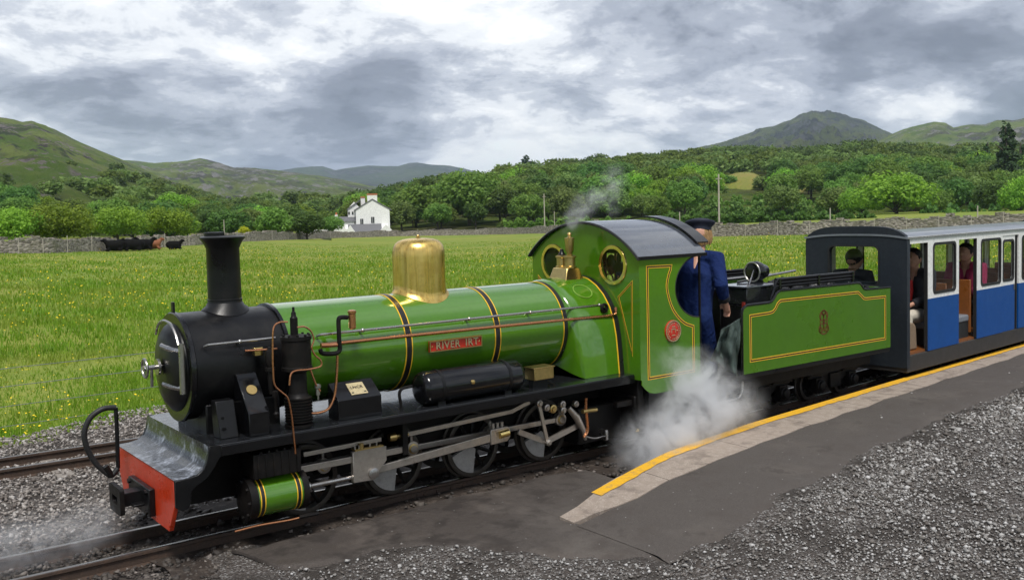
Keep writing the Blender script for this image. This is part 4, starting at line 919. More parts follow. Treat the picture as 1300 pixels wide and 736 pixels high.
for i, px in enumerate((444.5, 449)):
    MB().box(hx(px-1), hx(px+1), 3.12, 3.19, hz_(272), hz_(268.5)).build('window', PANE, house, smooth=0)
# white cars / sheds by the garden are only glints: a low white garden wall
gw = MB().box(0, 9, 0, .4, -1.5, 1.1); q = atd(378, 298, 180); gw.xf(lambda v: Vector((q[0]+v.x*e1[0]+v.y*e2[0], q[1]+v.x*e1[1]+v.y*e2[1], q[2]+v.z-.3)))
tag(gw.build('garden_wall', HWHITE, smooth=0), 'low white garden wall between the garden trees', 'wall')

# cattle lying by the wall
def cow(px, yb, D, face, mat, label, group=None, s=1.0, up=False):
    q = atd(px, yb, D); z = float(field_z(q[0], q[1])); az = azpx(px); ax = np.array([math.cos(az), -math.sin(az), 0])*face; ay = np.array([math.sin(az), math.cos(az), 0])
    mb = MB(); bz = .50 if not up else .85
    mb.tube([(-.75, 0, bz), (-.45, 0, bz+.04), (0, 0, bz), (.4, 0, bz+.03), (.72, 0, bz+.08)], [.26, .42, .46, .42, .28], 12)
    mb.tube([(.55, 0, bz+.15), (.74, .05, bz+.36), (.84, .05, bz+.48)], [.24, .18, .14], 10); mb.tube([(.80, .05, bz+.50), (.96, .06, bz+.44), (1.10, .07, bz+.36)], [.14, .12, .09], 10)
    for e in (-.14, .2): mb.tube([(.80, e*.8, bz+.58), (.76, e*1.6, bz+.58)], [.05, .03], 6)
    if up:
        for lx in (-.6, .5):
            for ly in (-.2, .2): mb.tube([(lx, ly, .7), (lx+.03, ly, .36), (lx, ly, 0)], [.14, .07, .06], 8)
    else:
        for lx, d_ in ((-.5, 1), (.45, 1)):
            for ly in (-.32, .30): mb.tube([(lx, ly, .22), (lx+.35*d_, ly*1.15, .12), (lx+.05, ly*1.25, .07)], [.15, .09, .06], 8)
    mb.tube([(-.78, 0, bz+.05), (-.92, .02, bz-.1), (-.95, .05, max(.08, bz-.5))], [.05, .03, .03], 6)
    mb.xf(lambda v: Vector((q[0], q[1], z))+Vector(tuple((ax*v.x+ay*v.y)*s))+Vector((0, 0, v.z*s)))
    o = mb.build('cow', mat, rx=.06); tag(o, label, 'cow', group); return o
G = 'cattle resting by the wall'
cow(147, 318.5, 84, -1, COWB, 'black cow lying at the outer end of the row of cattle', G, 1.0)
cow(158, 317.5, 86, 1, COWB, 'black cow lying in the middle of the row of cattle by the wall', G, 1.05)
cow(171, 317.5, 85, -1, COWB, 'black cow lying in the middle of the row of cattle by the wall', G, 1.0)
cow(182, 317, 86, 1, COWB, 'black cow lying next to the brown cow', G, 1.0)
cow(193, 316.5, 87, 1, COWR, 'reddish brown cow lying by the wall', G, .95)
cow(221, 316.5, 86, 1, COWB, 'single black cow apart from the resting row', G, .8)
# ====TRAIN====
L = thing('steam_locomotive', 'bright green steam locomotive with brass dome, black smokebox and red front beam', 'locomotive', (1.9, 0, 0))
BZ, BR = 1.035, .345
def conf(y, Rr=BR): return BZ+math.sqrt(max(0, Rr*Rr-y*y))
def saddle(mb, cx_, rings, Rr=BR, n=40):
    vs = []; fs = []
    for r, dz, flat in rings:
        for j in range(n):
            a = 2*PI*j/n; y = r*math.sin(a); vs.append((cx_+r*math.cos(a), y, flat if flat else conf(y, Rr)+dz))
    for i in range(len(rings)-1):
        for j in range(n): j2 = (j+1) % n; fs.append((i*n+j, i*n+j2, (i+1)*n+j2, (i+1)*n+j))
    return mb.add(vs, fs)
def pipe(pxs, Y, r, mat, name, parent, n=8, sm=6):
    pts = [tuple(aty(p[0], p[1], Y if len(p) < 3 else p[2])) for p in pxs]
    return MB().tube(cat(pts, sm), r, n).build(name, mat, parent)
# --- front end
beam = MB().prism([(-.565, .475), (.565, .475), (.565, .33), (.45, .152), (-.45, .152), (-.565, .33)], 'x', -.046, -.02).build('front_beam', RED, L, .004)
ap = [(-.05, .479), (.03, .48), (.085, .490), (.125, .517), (.146, .56), (.153, .61), (.154, .645)]
MB().prism(ap+[(p[0]+.008, p[1]-.01) for p in ap[::-1]], 'y', -.577, .577).build('front_apron', SCALE, L, smooth=60)  # SCALE is black with the wet sky reflection painted in as pale blotches
for s in (-1, 1):
    MB().prism([(-.046, .474), (-.046, .32), (-.01, .297), (.025, .305), (.04, .34), (.045, .40), (.075, .425), (.14, .46), (.19, .52), (.215, .565), (.24, .578), (.24, .636), (.162, .644), (.152, .60), (.143, .558), (.122, .515), (.085, .487), (.03, .477)], 'y', s*.565, s*.592).build('guard_plate', BLACK, L, .003)
MB().box(.156, 3.6, -.59, .59, .618, .64).build('footplate', BLACKW, L, .003)
for s in (-1, 1):
    v = MB().box(.225, 3.58, s*.578, s*.596, .572, .632).build('valance', BLACKG, L, .003)
for s in (-1, 1): MB().prism([(-.02, .2), (4.3, .2), (4.3, .615), (.175, .615), (.165, .50), (.10, .462), (-.02, .458)], 'y', s*.14, s*.17).build('main_frame', GRIME, L)
MB().box(.2, 3.55, -.135, .135, .34, .61).build('dark_filler', GRIME, L)  # added solid block that keeps the space between the frames dark
c = MB().box(-.085, -.047, -.21, .21, .185, .352).build('coupling_mount', BLACK, L, .006)
MB().box(-.2, -.08, -.055, .055, .232, .315).box(-.15, -.08, -.12, .12, .235, .25).build('draw_bar', BLACK, c, .004)
cp = MB().prism(rrect(-.115, .115, .195, .36, .02), 'x', -.225, -.197, [rrect(-.055, .055, .25, .30, .012)]).build('coupler_plate', GRIME, c, .003)
for y, z in ((-.17, .21), (-.17, .33), (.17, .21), (.17, .33)): MB().cyl((-.1, y, z), (-.084, y, z), .016, n=6).build('bolt', BLACK, c)
hs = pipe([(147, 517), (148.5, 550), (150, 594)], .22, .013, BLACK, 'brake_pipe', L)
pipe([(147, 517), (130, 519), (114, 531), (107, 550), (111, 570), (121, 587), (130, 596), (141, 603), (150, 594)], .22, .017, RUBBER, 'brake_hose', L, 10)
MB().cyl(tuple(aty(133, 592, .22)), tuple(aty(141, 604, .22)), .022, n=10).build('hose_coupling', GRIME, L)
# --- smokebox and chimney
sb = MB().lathe([(.30, .19), (.335, .19), (.335, .79), (.30, .79)], (0, 0, BZ), 'x', 56).build('smokebox', BLACK, L)
MB().lathe([(.27, .164), (.336, .164), (.343, .172), (.343, .192), (.336, .198)], (0, 0, BZ), 'x', 56, ring=True).build('front_ring', BLACKG, sb)
MB().lathe([(.336, .772), (.352, .776), (.352, .798), (.345, .803)], (0, 0, BZ), 'x', 56, ring=True).build('joint_ring', BLACKG, sb)
MB().box(.26, .74, -.27, .27, .63, .82).build('saddle', BLACK, sb, .01)
dr = MB().lathe([(0, .088), (.08, .09), (.16, .099), (.225, .118), (.268, .148), (.276, .16), (.276, .175)], (0, 0, BZ), 'x', 48).build('smokebox_door', BLACK, L)
MB().torus((-.01, 0, 1.048), 'x', .056, .008, 24, 8).cyl((-.012, -.055, 1.048), (-.012, .055, 1.048), .005, n=6).cyl((-.012, 0, .993), (-.012, 0, 1.103), .005, n=6).build('hand_wheel', STEEL, dr)
MB().cyl((-.02, 0, 1.048), (.1, 0, 1.048), .014, n=12).lathe([(.05, .06), (.05, .075), (.03, .082)], (0, 0, 1.048), 'x', 20).cyl((.03, 0, 1.05), (.03, .01, .93), .010, n=8).build('spindle', STEEL, dr)
for (a, b) in (((205.7, 438.7), (231.4, 446)), ((208.9, 487), (235, 493))):
    p, q = atx(*a, .10), atx(*b, .15); MB().tube([tuple(p), tuple((p+q)/2+np.array([-.012, 0, 0])), tuple(q)], [.018, .021, .023], 8).build('hinge_strap', STEEL, dr)
p, q = atx(230, 436, .115), atx(232.5, 500, .115); MB().cyl(tuple(p), tuple(q), .017, n=10).build('hinge_pin', STEEL, dr)
MB().tube(cat([tuple(atx(x_, y_, .07)) for x_, y_ in ((198, 424), (200.5, 413), (207, 407), (216.5, 411.5), (223, 425), (226.5, 438))]), .008, 8).build('door_handrail', STEEL, dr)
MB().box(.17, .185, -.015, .015, 1.36, 1.44).build('lamp_iron', BLACK, sb)
chm = MB()
saddle(chm, .51, [(.150, .002, 0), (.142, .012, 0), (.122, .0, 1.392), (.110, 0, 1.415)], .335)
chm.lathe([(.110, 1.41), (.107, 1.428), (.110, 1.430), (.110, 1.437), (.1055, 1.44), (.104, 1.60), (.103, 1.763), (.108, 1.770), (.112, 1.782), (.130, 1.812), (.142, 1.826), (.142, 1.833), (.120, 1.842), (.092, 1.842), (.088, 1.80), (.085, 1.5), (.085, 1.45), (0, 1.45)], (.51, 0, 0), 'z', 44)
ch = chm.build('chimney', BLACK, L); MB().prism(circ(.49, .02, .088, 24, .9, .9+PI*1.25), 'z', 1.842, 1.864).build('chimney_lid', BLACK, ch, .003)
# --- boiler
boil = MB().lathe([(.3, .80), (BR, .80), (BR, 3.12), (.3, 3.12)], (0, 0, BZ), 'x', 72).build('boiler', GREEN, L)
for x in (1.665, 2.425, 3.085):
    b = MB().lathe([(BR, x-.021), (BR+.0035, x-.021), (BR+.0035, x+.021), (BR, x+.021)], (0, 0, BZ), 'x', 72, ring=True).build('boiler_band', LBLK, L)
    for d_ in (-.024, .024): MB().lathe([(BR, x+d_-.0035), (BR+.004, x+d_-.0035), (BR+.004, x+d_+.0035), (BR, x+d_+.0035)], (0, 0, BZ), 'x', 72, ring=True).build('lining', YEL, b)
# firebox
FBP = [(0, 1.402), (.115, 1.384), (.214, 1.336), (.305, 1.262), (.374, 1.168), (.418, 1.06), (.444, .941), (.459, .81), (.470, .684), (.474, .642)]
def fbp(f):
    d = [0]
    for a, b in zip(FBP[:-1], FBP[1:]): d.append(d[-1]+math.hypot(b[0]-a[0], b[1]-a[1]))
    t = f*d[-1]; return float(np.interp(t, d, [p[0] for p in FBP])), float(np.interp(t, d, [p[1] for p in FBP]))
def ringpts(x, k, sc_=1.0):
    out = []
    for i in range(-30, 31):
        f = abs(i)/30; s = -1 if i < 0 else 1; y1, z1 = fbp(f); th = f*R(152); y0, z0 = BR*math.sin(th), BZ+BR*math.cos(th)
        y, z = y0+(y1-y0)*k, z0+(z1-z0)*k; out.append((x, s*y*sc_, 1.0+(z-1.0)*sc_))
    return out
mb = MB(); vs = []; rows = [(3.10, 0), (3.115, .55), (3.135, .86), (3.16, 1), (3.3, 1), (3.575, 1)]
for x, k in rows: vs += ringpts(x, k)
n = 61; fs = [(i*n+j, i*n+j+1, (i+1)*n+j+1, (i+1)*n+j) for i in range(len(rows)-1) for j in range(n-1)]
fbx = mb.add(vs, fs).build('firebox', GREEN, L, smooth=50)
mb = MB(); vs = []
for x, s in ((3.525, 1.0), (3.525, 1.012), (3.572, 1.012)): vs += ringpts(x, 1, s)
fb2 = mb.add(vs, [(i*n+j, i*n+j+1, (i+1)*n+j+1, (i+1)*n+j) for i in range(2) for j in range(n-1)]).build('firebox_band', LBLK, fbx)
mb = MB(); vs = []
for x, s in ((3.513, 1.0), (3.513, 1.009), (3.523, 1.009)): vs += ringpts(x, 1, s)
mb.add(vs, [(i*n+j, i*n+j+1, (i+1)*n+j+1, (i+1)*n+j) for i in range(2) for j in range(n-1)]).build('band_lining', YEL, fbx)
ov = []
for i in range(41):
    a = 2*PI*i/40; f = .285+.075*math.sin(a); y, z = fbp(f); ov.append((3.335+.085*math.cos(a), -(y+.002), z+.002))
MB().tube(ov, .0045, 6, False).build('washout_ring', P('ring_pale_green', (.20, .34, .05), .4), fbx)
# dome, safety valves
dm = MB(); saddle(dm, 1.975, [(.215, .001, 0), (.212, .006, 0), (.200, .018, 0), (.1935, .035, 0), (.192, .06, 0)])
dm.lathe([(.192, 1.345), (.192, 1.64), (.1905, 1.675), (.184, 1.706), (.170, 1.733), (.148, 1.752), (.11, 1.765), (.06, 1.771), (0, 1.773)], (1.975, 0, 0), 'z', 64)
dome = dm.build('steam_dome', BRASSB, L, smooth=50)
MB().lathe([(.018, 1.768), (.018, 1.780), (.010, 1.783), (.012, 1.790), (.008, 1.796), (0, 1.797)], (1.975, 0, 0), 'z', 16).build('finial', BRASSD, dome)
sv = MB().add([(3.29, -.11, 1.375), (3.49, -.11, 1.375), (3.49, .11, 1.375), (3.29, .11, 1.375), (3.325, -.088, 1.478), (3.455, -.088, 1.478), (3.455, .088, 1.478), (3.325, .088, 1.478)],
             [(0, 1, 5, 4), (1, 2, 6, 5), (2, 3, 7, 6), (3, 0, 4, 7), (4, 5, 6, 7)]).build('safety_valve_casing', BRASS, L, .006)
for y, tall in ((.05, 0), (-.05, 1)):
    MB().lathe([(.055, 1.476), (.055, 1.488), (.045, 1.494), (.045, 1.556), (.054, 1.561), (.054, 1.573), (.036, 1.58)], (3.39, y, 0), 'z', 24).build('valve_column', BRASSD, sv)
    if tall: MB().lathe([(.024, 1.575), (.024, 1.60), (.034, 1.618), (.036, 1.66), (.041, 1.715), (.041, 1.722), (.016, 1.728), (.014, 1.742), (.02, 1.75), (.014, 1.764), (0, 1.768)], (3.39, y, 0), 'z', 24).build('whistle_bell', COPPER if 0 else BRASSD, sv)
    else: MB().lathe([(.032, 1.57), (.032, 1.585), (.02, 1.60), (.014, 1.625), (0, 1.63)], (3.39, y, 0), 'z', 20).build('valve_cap', BLACK, sv)
# handrails, feed pipe
for x0, x1, y, z, nm in ((.25, .69, -.352, 1.197, 'smokebox_handrail'), (.98, 3.46, -.362, 1.188, 'boiler_handrail')):
    h = MB().tube([(x0, y+.03, z-.012), (x0+.012, y, z), (x1, y, z)], .0085, 10).build(nm, STEEL, L)
    for x in ([.46] if x1 < 1 else [1.30, 2.16, 2.72, 3.42]): MB().cyl((x, y-.008, z), (x, y+.075, z-.02), .008, n=8).ell((x, y, z), (.015, .015, .015), 10, 8).build('rail_knob', STEEL, h)
MB().tube([(.99, -.405, 1.128), (2.0, -.405, 1.120), (3.2, -.405, 1.106), (3.46, -.41, 1.10), (3.54, -.425, 1.11), (3.555, -.41, 1.16)], .0115, 10).build('feed_pipe', COPPER, L)
MB().torus((3.44, -.40, 1.165), 'y', .028, .013, 20, 8).cyl((3.44, -.42, 1.165), (3.44, -.33, 1.15), .012, n=10).build('clack_valve', GRIME, L)
# name plate
npl = MB().box(1.815, 2.262, -.366, -.352, .983, 1.060).build('name_plate', REDPL, L, .002)
MB().prism([(1.815, .983), (2.262, .983), (2.262, 1.060), (1.815, 1.060)], 'y', -.3725, -.3665, [[(1.822, .990), (2.255, .990), (2.255, 1.053), (1.822, 1.053)]]).build('plate_rim', BRASSD, npl)
LETT = P('polished_letters', (.72, .60, .38), .3, .8)
for k, cx_ in (('RIVER', 1.967), ('IRT', 2.172)):
    vs, fs = TXT[k]; MB().add([(cx_+v[0], -.3665-v[2]-.002, 1.0215+v[1]) for v in vs], fs).build('lettering', LETT, npl)
for x in (1.838, 2.240): MB().ell((x, -.367, 1.0215), (.006, .004, .006), 10, 6).build('rivet', BRASS, npl)
# air tank, boxes
tk = MB().lathe([(0, 1.652), (.06, 1.655), (.10, 1.67), (.113, 1.69), (.118, 1.70), (.118, 2.47), (.113, 2.48), (.10, 2.505), (.06, 2.52), (0, 2.523)], (0, -.455, .757), 'x', 40).build('air_reservoir', BLACKG, L)
for x in (1.80, 2.37): MB().lathe([(.118, x-.012), (.1205, x-.012), (.1205, x+.012), (.118, x+.012)], (0, -.455, .757), 'x', 40, True).box(x-.03, x+.03, -.53, -.38, .635, .665).build('tank_strap', BLACK, tk)
MB().lathe([(.016, -.02), (.016, .008), (.01, .012)], (2.03, -.455-.118, .775), 'y', 12).xf(lambda v: Vector((v.x, -.573-(v.y+.573), v.z))).build('tank_plug', BRASSD, tk)
pipe([(508, 536), (509, 515), (507, 500), (511, 493), (523, 490)], -.46, .011, GRIME, 'drain_elbow', tk)
bb = MB().box(2.60, 2.785, -.545, -.43, .705, .79).build('lubricator_box', BRASSD, L, .004)
MB().box(2.592, 2.793, -.552, -.425, .79, .799).build('lid', BRASSD, bb, .002); MB().box(2.62, 2.76, -.5, -.45, .64, .705).build('bracket', BLACK, bb)
lb = MB().prism([(-.36, .64), (-.36, .865), (-.375, .868), (-.505, .772), (-.505, .64)], 'x', 1.03, 1.345).build('oil_box', BLACKG, L, .004)
sl_ = Vector((0, -.505+.375, .772-.868)).normalized(); nm_ = Vector((0, sl_.z, -sl_.y)); nm_ = nm_ if nm_.z > 0 else -nm_
o0 = Vector((1.20, -.44, .82))
def onslope(u, v, h): return o0+Vector((u, 0, 0))-sl_*v+nm_*h
mb = MB(); mb.add([onslope(u, v, h) for u in (-.06, .06) for v in (-.052, .052) for h in (.001, .005)], [(0,1,3,2), (4,6,7,5), (0,4,5,1), (2,3,7,6), (0,2,6,4), (1,5,7,3)])
pl = mb.build('maker_plate', P('pale_brass_plate', (.75, .62, .36), .35, .6), lb)
vs, fs = TXT['LNCR']; MB().add([onslope(v[0]*.78, v[1]*.78+.01, .006+v[2]) for v in vs], fs).build('lettering', LBLK, pl)
for u in (-.045, .045): MB().add([onslope(u+a, -.035+b, .0062) for a, b in ((-.008, -.005), (.008, -.005), (.008, .005), (-.008, .005))], [(0, 1, 2, 3)]).build('plate_mark', LBLK, pl)
sbx = MB().prism([(-.30, .64), (-.31, 1.01), (-.355, .995), (-.535, .78), (-.535, .64)], 'x', .425, .555).build('sand_box', BLACKG, L, .005)
t_ = Vector((0, -.18, -.215)).normalized(); n_ = Vector((0, t_.z, -t_.y)); n_ = n_ if n_.z > 0 else -n_
mb = MB(); ring = [(Vector((.49, -.43, .905))+Vector((math.cos(a), 0, 0))*.033+t_*math.sin(a)*.033) for a in [2*PI*i/24 for i in range(24)]]
mb.add([p+n_*.001 for p in ring]+[p+n_*.006 for p in ring], [tuple(range(24, 48))]+[(i, (i+1) % 24, 24+(i+1) % 24, 24+i) for i in range(24)]).build('works_medallion', BRASSD, sbx)
MB().prism([(-.36, .64), (-.33, .86), (-.41, .86), (-.47, .64)], 'x', .27, .385).build('smokebox_bracket', BLACK, L, .005)
for z in (.70, .76, .82): MB().cyl((.30, -.47+.11*(z-.64)/.22*1.0-.03, z), (.30, -.40, z), .010, n=6).build('bolt', BLACK, L)
# --- air pump and its pipes
PX_, PY_ = .775, -.47
pm = MB().lathe([(.075, .642), (.088, .645), (.088, .66), (.06, .67)]+sum([[(.074, z), (.086, z+.003), (.086, z+.008), (.074, z+.011)] for z in np.arange(.675, .835, .018)], [])+[(.06, .85), (.057, .86), (.057, .985), (.07, .995), (.095, 1.0), (.095, 1.02), (.09, 1.024), (.09, 1.185), (.097, 1.19), (.097, 1.212), (.05, 1.22), (.03, 1.222)], (PX_, PY_, 0), 'z', 36).build('air_pump', GRIME, L, smooth=30)
MB().lathe([(.024, 1.22), (.024, 1.325), (.016, 1.335), (.014, 1.36), (.008, 1.365), (.008, 1.392), (0, 1.394)], (PX_-.01, PY_, 0), 'z', 16).build('governor', GRIME, pm)
for i in range(10):
    a = 2*PI*i/10; MB().cyl((PX_+.083*math.cos(a), PY_+.083*math.sin(a), 1.21), (PX_+.083*math.cos(a), PY_+.083*math.sin(a), 1.224), .008, n=6).build('bolt', GRIME, pm)
Z3 = lambda l: [(300+x/3.681, 380+y/3.681) for x, y in l]
pipe(Z3([(240, 105), (200, 108), (174, 135), (170, 230), (172, 330), (180, 400), (215, 435), (240, 460), (255, 520), (265, 600), (276, 720)]), -.60, .0055, COPPER, 'drain_pipe', pm)
pipe(Z3([(285, 130), (320, 128), (350, 150), (362, 190), (352, 225), (368, 260), (395, 285), (393, 312), (340, 326), (280, 332), (255, 350), (248, 400)]), -.585, .0055, COPPER, 'lubricator_pipe', pm)
pipe(Z3([(40, 240), (110, 236), (190, 230)]), -.43, .0065, COPPER, 'steam_pipe', pm)
MB().box(*[sorted(v)[i] for v in ((aty(304, 0, -.4)[0], aty(304, 0, -.4)[0]+.055),) for i in (0, 1)], -.41, -.36, 1.105, 1.155).build('pipe_union', BRASS, pm, .004)
pipe(Z3([(520, 84), (490, 84), (478, 95), (479, 150), (481, 200), (484, 232), (470, 250), (430, 254), (400, 250), (392, 232)]), -.43, .015, GRIME, 'exhaust_pipe', pm)
MB().lathe([(.016, -.06), (.024, -.052), (.024, .04), (.028, .045), (.028, .06), (.012, .066)], (*aty(447, 404, -.44)[:2], aty(447, 404, -.44)[2]-.01), 'z', 16).build('check_valve', COPPER, pm)
pipe(Z3([(395, 215), (440, 213), (480, 210)]), -.42, .016, COPPER, 'copper_sleeve', pm)
pipe(Z3([(472, 262), (470, 330), (465, 400), (455, 460), (430, 510), (390, 528), (350, 532)]), -.50, .0085, COPPER, 'copper_hose', pm)
pipe(Z3([(345, 325), (362, 372), (375, 402), (392, 428)]), -.58, .006, COPPER, 'branch_pipe', pm)
q = aty(403.5, 495, -.57); MB().lathe([(.012, .04), (.02, .035), (.02, .015), (.013, .01), (.013, -.03), (.006, -.034), (.006, -.06)], tuple(q), 'z', 14).build('oil_cup', STEEL, pm)
q = aty(342.5, 455, -.44); MB().lathe([(0, .075), (.012, .07), (.014, .055), (.026, .05), (.03, .03), (.03, -.03), (.022, -.05), (.032, -.055), (.032, -.075), (.02, -.08), (.014, -.22)], tuple(q), 'z', 18).build('sight_lubricator', GRIME, pm)
q = aty(350, 510, -.55); MB().lathe([(.01, .07), (.018, .065), (.018, .03), (.01, .02), (.01, -.06), (.02, -.07), (.012, -.1)], tuple(q), 'z', 14).build('pipe_fitting', GRIME, pm)
# --- running gear, both sides
WXs = (.905, 1.575, 2.245, 2.915); WR = .233; PINX, PINZ = .08, .10
def wheel(x, s, parent, r=WR, driver=True):
    y0, y1 = s*.185, s*.245
    wl = MB().lathe([(.06, y0), (.06, y1)], (x, 0, r), 'y', 24)
    for i in range(10):
        a = 2*PI*i/10+.2; wl.tube([(x+.05*math.cos(a), (y0+y1)/2, r+.05*math.sin(a)), (x+(r-.03)*math.cos(a), (y0+y1)/2, r+(r-.03)*math.sin(a))], [.018, .013], 6)
    wl.cyl((x, -s*.02, r), (x, y1, r), .035, n=14)
    w_ = wl.build('wheel', GRIME, parent)
    MB().lathe([(r-.035, y0), (r+.016, y0), (r+.016, y0+s*.014), (r, y0+s*.018), (r-.002, y1), (r-.008, y1+s*.003), (r-.035, y1)], (x, 0, r), 'y', 48, ring=True).build('tyre', P('tyre_steel', (.075, .065, .055), .5, .6, 0, (.06, .05, .04), 9, .5) if 'tyre_steel' not in MATS else MATS['tyre_steel'], w_)
    if driver:
        a = math.atan2(-PINZ, -PINX)
        seg = [(x+(r-.034)*math.cos(a+t), r+(r-.034)*math.sin(a+t)) for t in np.linspace(-.62, .62, 12)]+[(x+.03*math.cos(a+1.2), r+.03*math.sin(a+1.2)), (x+.03*math.cos(a-1.2), r+.03*math.sin(a-1.2))]
        MB().prism(seg, 'y', s*.225, s*.252).build('balance_weight', MATS.get('weight_grey') or P('weight_grey', (.38, .36, .335), .55, .1, 0, (.12, .10, .08), 14, .5), w_)
    return w_
def bar(mb, p, q, h, y0, y1, h2=None):
    p, q = Vector((p[0], p[1])), Vector((q[0], q[1])); d_ = (q-p).normalized(); n2 = Vector((-d_.y, d_.x)); h2 = h2 or h
    return mb.prism([tuple(p+n2*h/2), tuple(p-n2*h/2), tuple(q-n2*h2/2), tuple(q+n2*h2/2)], 'y', y0, y1)
for s in (-1, 1):
    for x in WXs: wheel(x, s, L)
    wheel(3.72, s, L, .17, False)
    pins = [(x+PINX, WR+PINZ) for x in WXs]
    if s > 0: pins = [(x-PINX, WR-PINZ+.02) for x in WXs]
    for i, (a, b) in enumerate(zip(pins[:-1], pins[1:])):
        rd = bar(MB(), a, b, .04, s*.335, s*.36).build('coupling_rod', RODST, L, .004)
        for e in (a, b) if i == 2 else (a,):
            MB().lathe([(.05, s*.325), (.05, s*.368), (.026, s*.37), (.026, s*.385)], (e[0], 0, e[1]), 'y', 20).cyl((e[0], s*.345, e[1]+.045), (e[0], s*.345, e[1]+.085), .012, n=8).build('rod_end', RODST, rd)
            MB().lathe([(.034, s*.369), (.034, s*.376), (.027, s*.378)], (e[0], 0, e[1]), 'y', 18).build('bush', BRASSD, rd)
    cz, cyy = .25, s*.46
    cy_ = MB().lathe([(.1, .45), (.118, .45), (.118, .74), (.1, .74)], (0, cyy, cz), 'x', 40).build('cylinder', GREEN, L)
    for a, b, r in ((.395, .45, .128), (.74, .785, .126)):
        e = MB().lathe([(.05, a-.008), (.10, a), (r, a+.006), (r, b)], (0, cyy, cz), 'x', 36) if a < .5 else MB().lathe([(r, a), (r, b-.006), (.09, b), (.05, b+.01)], (0, cyy, cz), 'x', 36)
        for i in range(8): t = 2*PI*i/8; xb = a if a < .5 else b; e.cyl((xb-.012, cyy+.108*math.cos(t), cz+.108*math.sin(t)), (xb+.012, cyy+.108*math.cos(t), cz+.108*math.sin(t)), .011, n=6)
        e.build('cylinder_cover', GRIME, cy_)
    for x, w2, mt in ((.478, .02, LBLK), (.712, .02, LBLK), (.4645, .006, YEL), (.4915, .006, YEL), (.6985, .006, YEL), (.7255, .006, YEL)):
        MB().lathe([(.117, x-w2/2), (.1195, x-w2/2), (.1195, x+w2/2), (.117, x+w2/2)], (0, cyy, cz), 'x', 40, ring=True).build('cylinder_lining', mt, cy_)
    vc = MB().box(.43, .735, min(s*.34, s*.565), max(s*.34, s*.565), .385, .535)
    for x in np.arange(.46, .73, .05): vc.box(x-.006, x+.006, min(s*.56, s*.572), max(s*.56, s*.572), .395, .525).cyl((x+.02, s*.56, .53), (x+.02, s*.56, .55), .01, n=6)
    vc.build('valve_chest', GRIME, L, .004)
    MB().cyl((.785, cyy, cz), (1.16, cyy, cz), .017, n=14).lathe([(.03, .785), (.03, .83), (.02, .84)], (0, cyy, cz), 'x', 14).build('piston_rod', STEEL, L)
    MB().box(.80, .815, min(s*.43, s*.49), max(s*.43, s*.49), .2, .31).build('gland', GRIME, L)
    sb_ = MB().box(.76, 1.52, min(s*.43, s*.49), max(s*.43, s*.49), .352, .394).build('slide_bar', RODST, L, .003)
    MB().box(1.50, 1.54, min(s*.16, s*.5), max(s*.16, s*.5), .34, .6).build('motion_bracket', GRIME, L)
    xh = MB().prism([(1.12, .222), (1.26, .215), (1.30, .235), (1.32, .28), (1.37, .33), (1.37, .425), (1.12, .425)], 'y', s*.47, s*.505).build('crosshead', RODST, L, .004)
    MB().lathe([(.036, s*.50), (.036, s*.52), (.02, s*.525)], (1.265, 0, .262), 'y', 18).build('crosshead_pin', STEEL, xh)
    MB().box(1.14, 1.35, min(s*.44, s*.5), max(s*.44, s*.5), .425, .435).cyl((1.20, s*.475, .43), (1.20, s*.475, .465), .016, n=10).build('oil_tray', BRASSD, xh)
    for x in (1.15, 1.18, 1.26, 1.31): MB().cyl((x, s*.48, .43), (x, s*.48, .455), .007, n=6).build('oil_pipe', STEEL, xh)
    be = pins[2]
    cr_ = bar(MB(), (1.265, .262), be, .048, s*.445, s*.47, .062).build('connecting_rod', RODST, L, .004)
    MB().prism([(be[0]-.085, be[1]-.055), (be[0]+.06, be[1]-.05), (be[0]+.09, be[1]-.02), (be[0]+.09, be[1]+.045), (be[0]+.06, be[1]+.06), (be[0]-.085, be[1]+.055)], 'y', s*.435, s*.48).build('big_end', RODST, cr_, .004)
    MB().tube([(be[0]-.015, s*.484, be[1]+.008), (be[0]+.065, s*.484, be[1]+.014)], .028, 14).build('big_end_brass', BRASS, cr_)
    for x in (-.05, -.01, .03): MB().cyl((be[0]+x, s*.457, be[1]+.05), (be[0]+x, s*.457, be[1]+.095), .012, n=8).build('oil_cup', RODST, cr_)
    vr = MB(); bar(vr, (.80, .456), (1.36, .462), .03, s*.44, s*.46); bar(vr, (1.56, .462), (2.46, .489), .032, s*.44, s*.46); bar(vr, (2.45, .489), (2.62, .536), .03, s*.44, s*.46)
    vr.build('valve_rod', RODST, L, .003); MB().lathe([(.026, 1.42), (.03, 1.44), (.03, 1.47), (.018, 1.48), (.022, 1.54), (.014, 1.57)], (0, s*.45, .462), 'x', 14).build('valve_rod_joint', BRASSD, L)
    lk = MB(); bar(lk, (2.70, .515), (2.775, .205), .03, s*.455, s*.47); lk.build('drop_link', RODST, L, .003)
    rc = MB(); bar(rc, (2.52, .325), (2.79, .20), .04, s*.425, s*.445); bar(rc, (2.77, .205), (3.11, .285), .042, s*.43, s*.45); rc.build('union_link', RODST, L, .003)
    for x, z, r in ((2.70, .515, .026), (2.77, .472, .026), (2.83, .455, .032), (2.925, .475, .027), (2.93, .43, .026), (3.06, .46, .024), (2.78, .205, .024)):
        MB().lathe([(r*.8, s*.44), (r, s*.445), (r, s*.478), (r*.6, s*.482), (r*.55, s*.49)], (x, 0, z), 'y', 16).build('valve_gear_pin', RODST if r < .03 else BRASSD, L)
    MB().tube([(2.99, s*.46, .44), (3.06, s*.47, .36), (3.12, s*.48, .25), (3.14, s*.48, .17)], [.02, .03, .022, .012], 10).build('expansion_link', RODST, L)
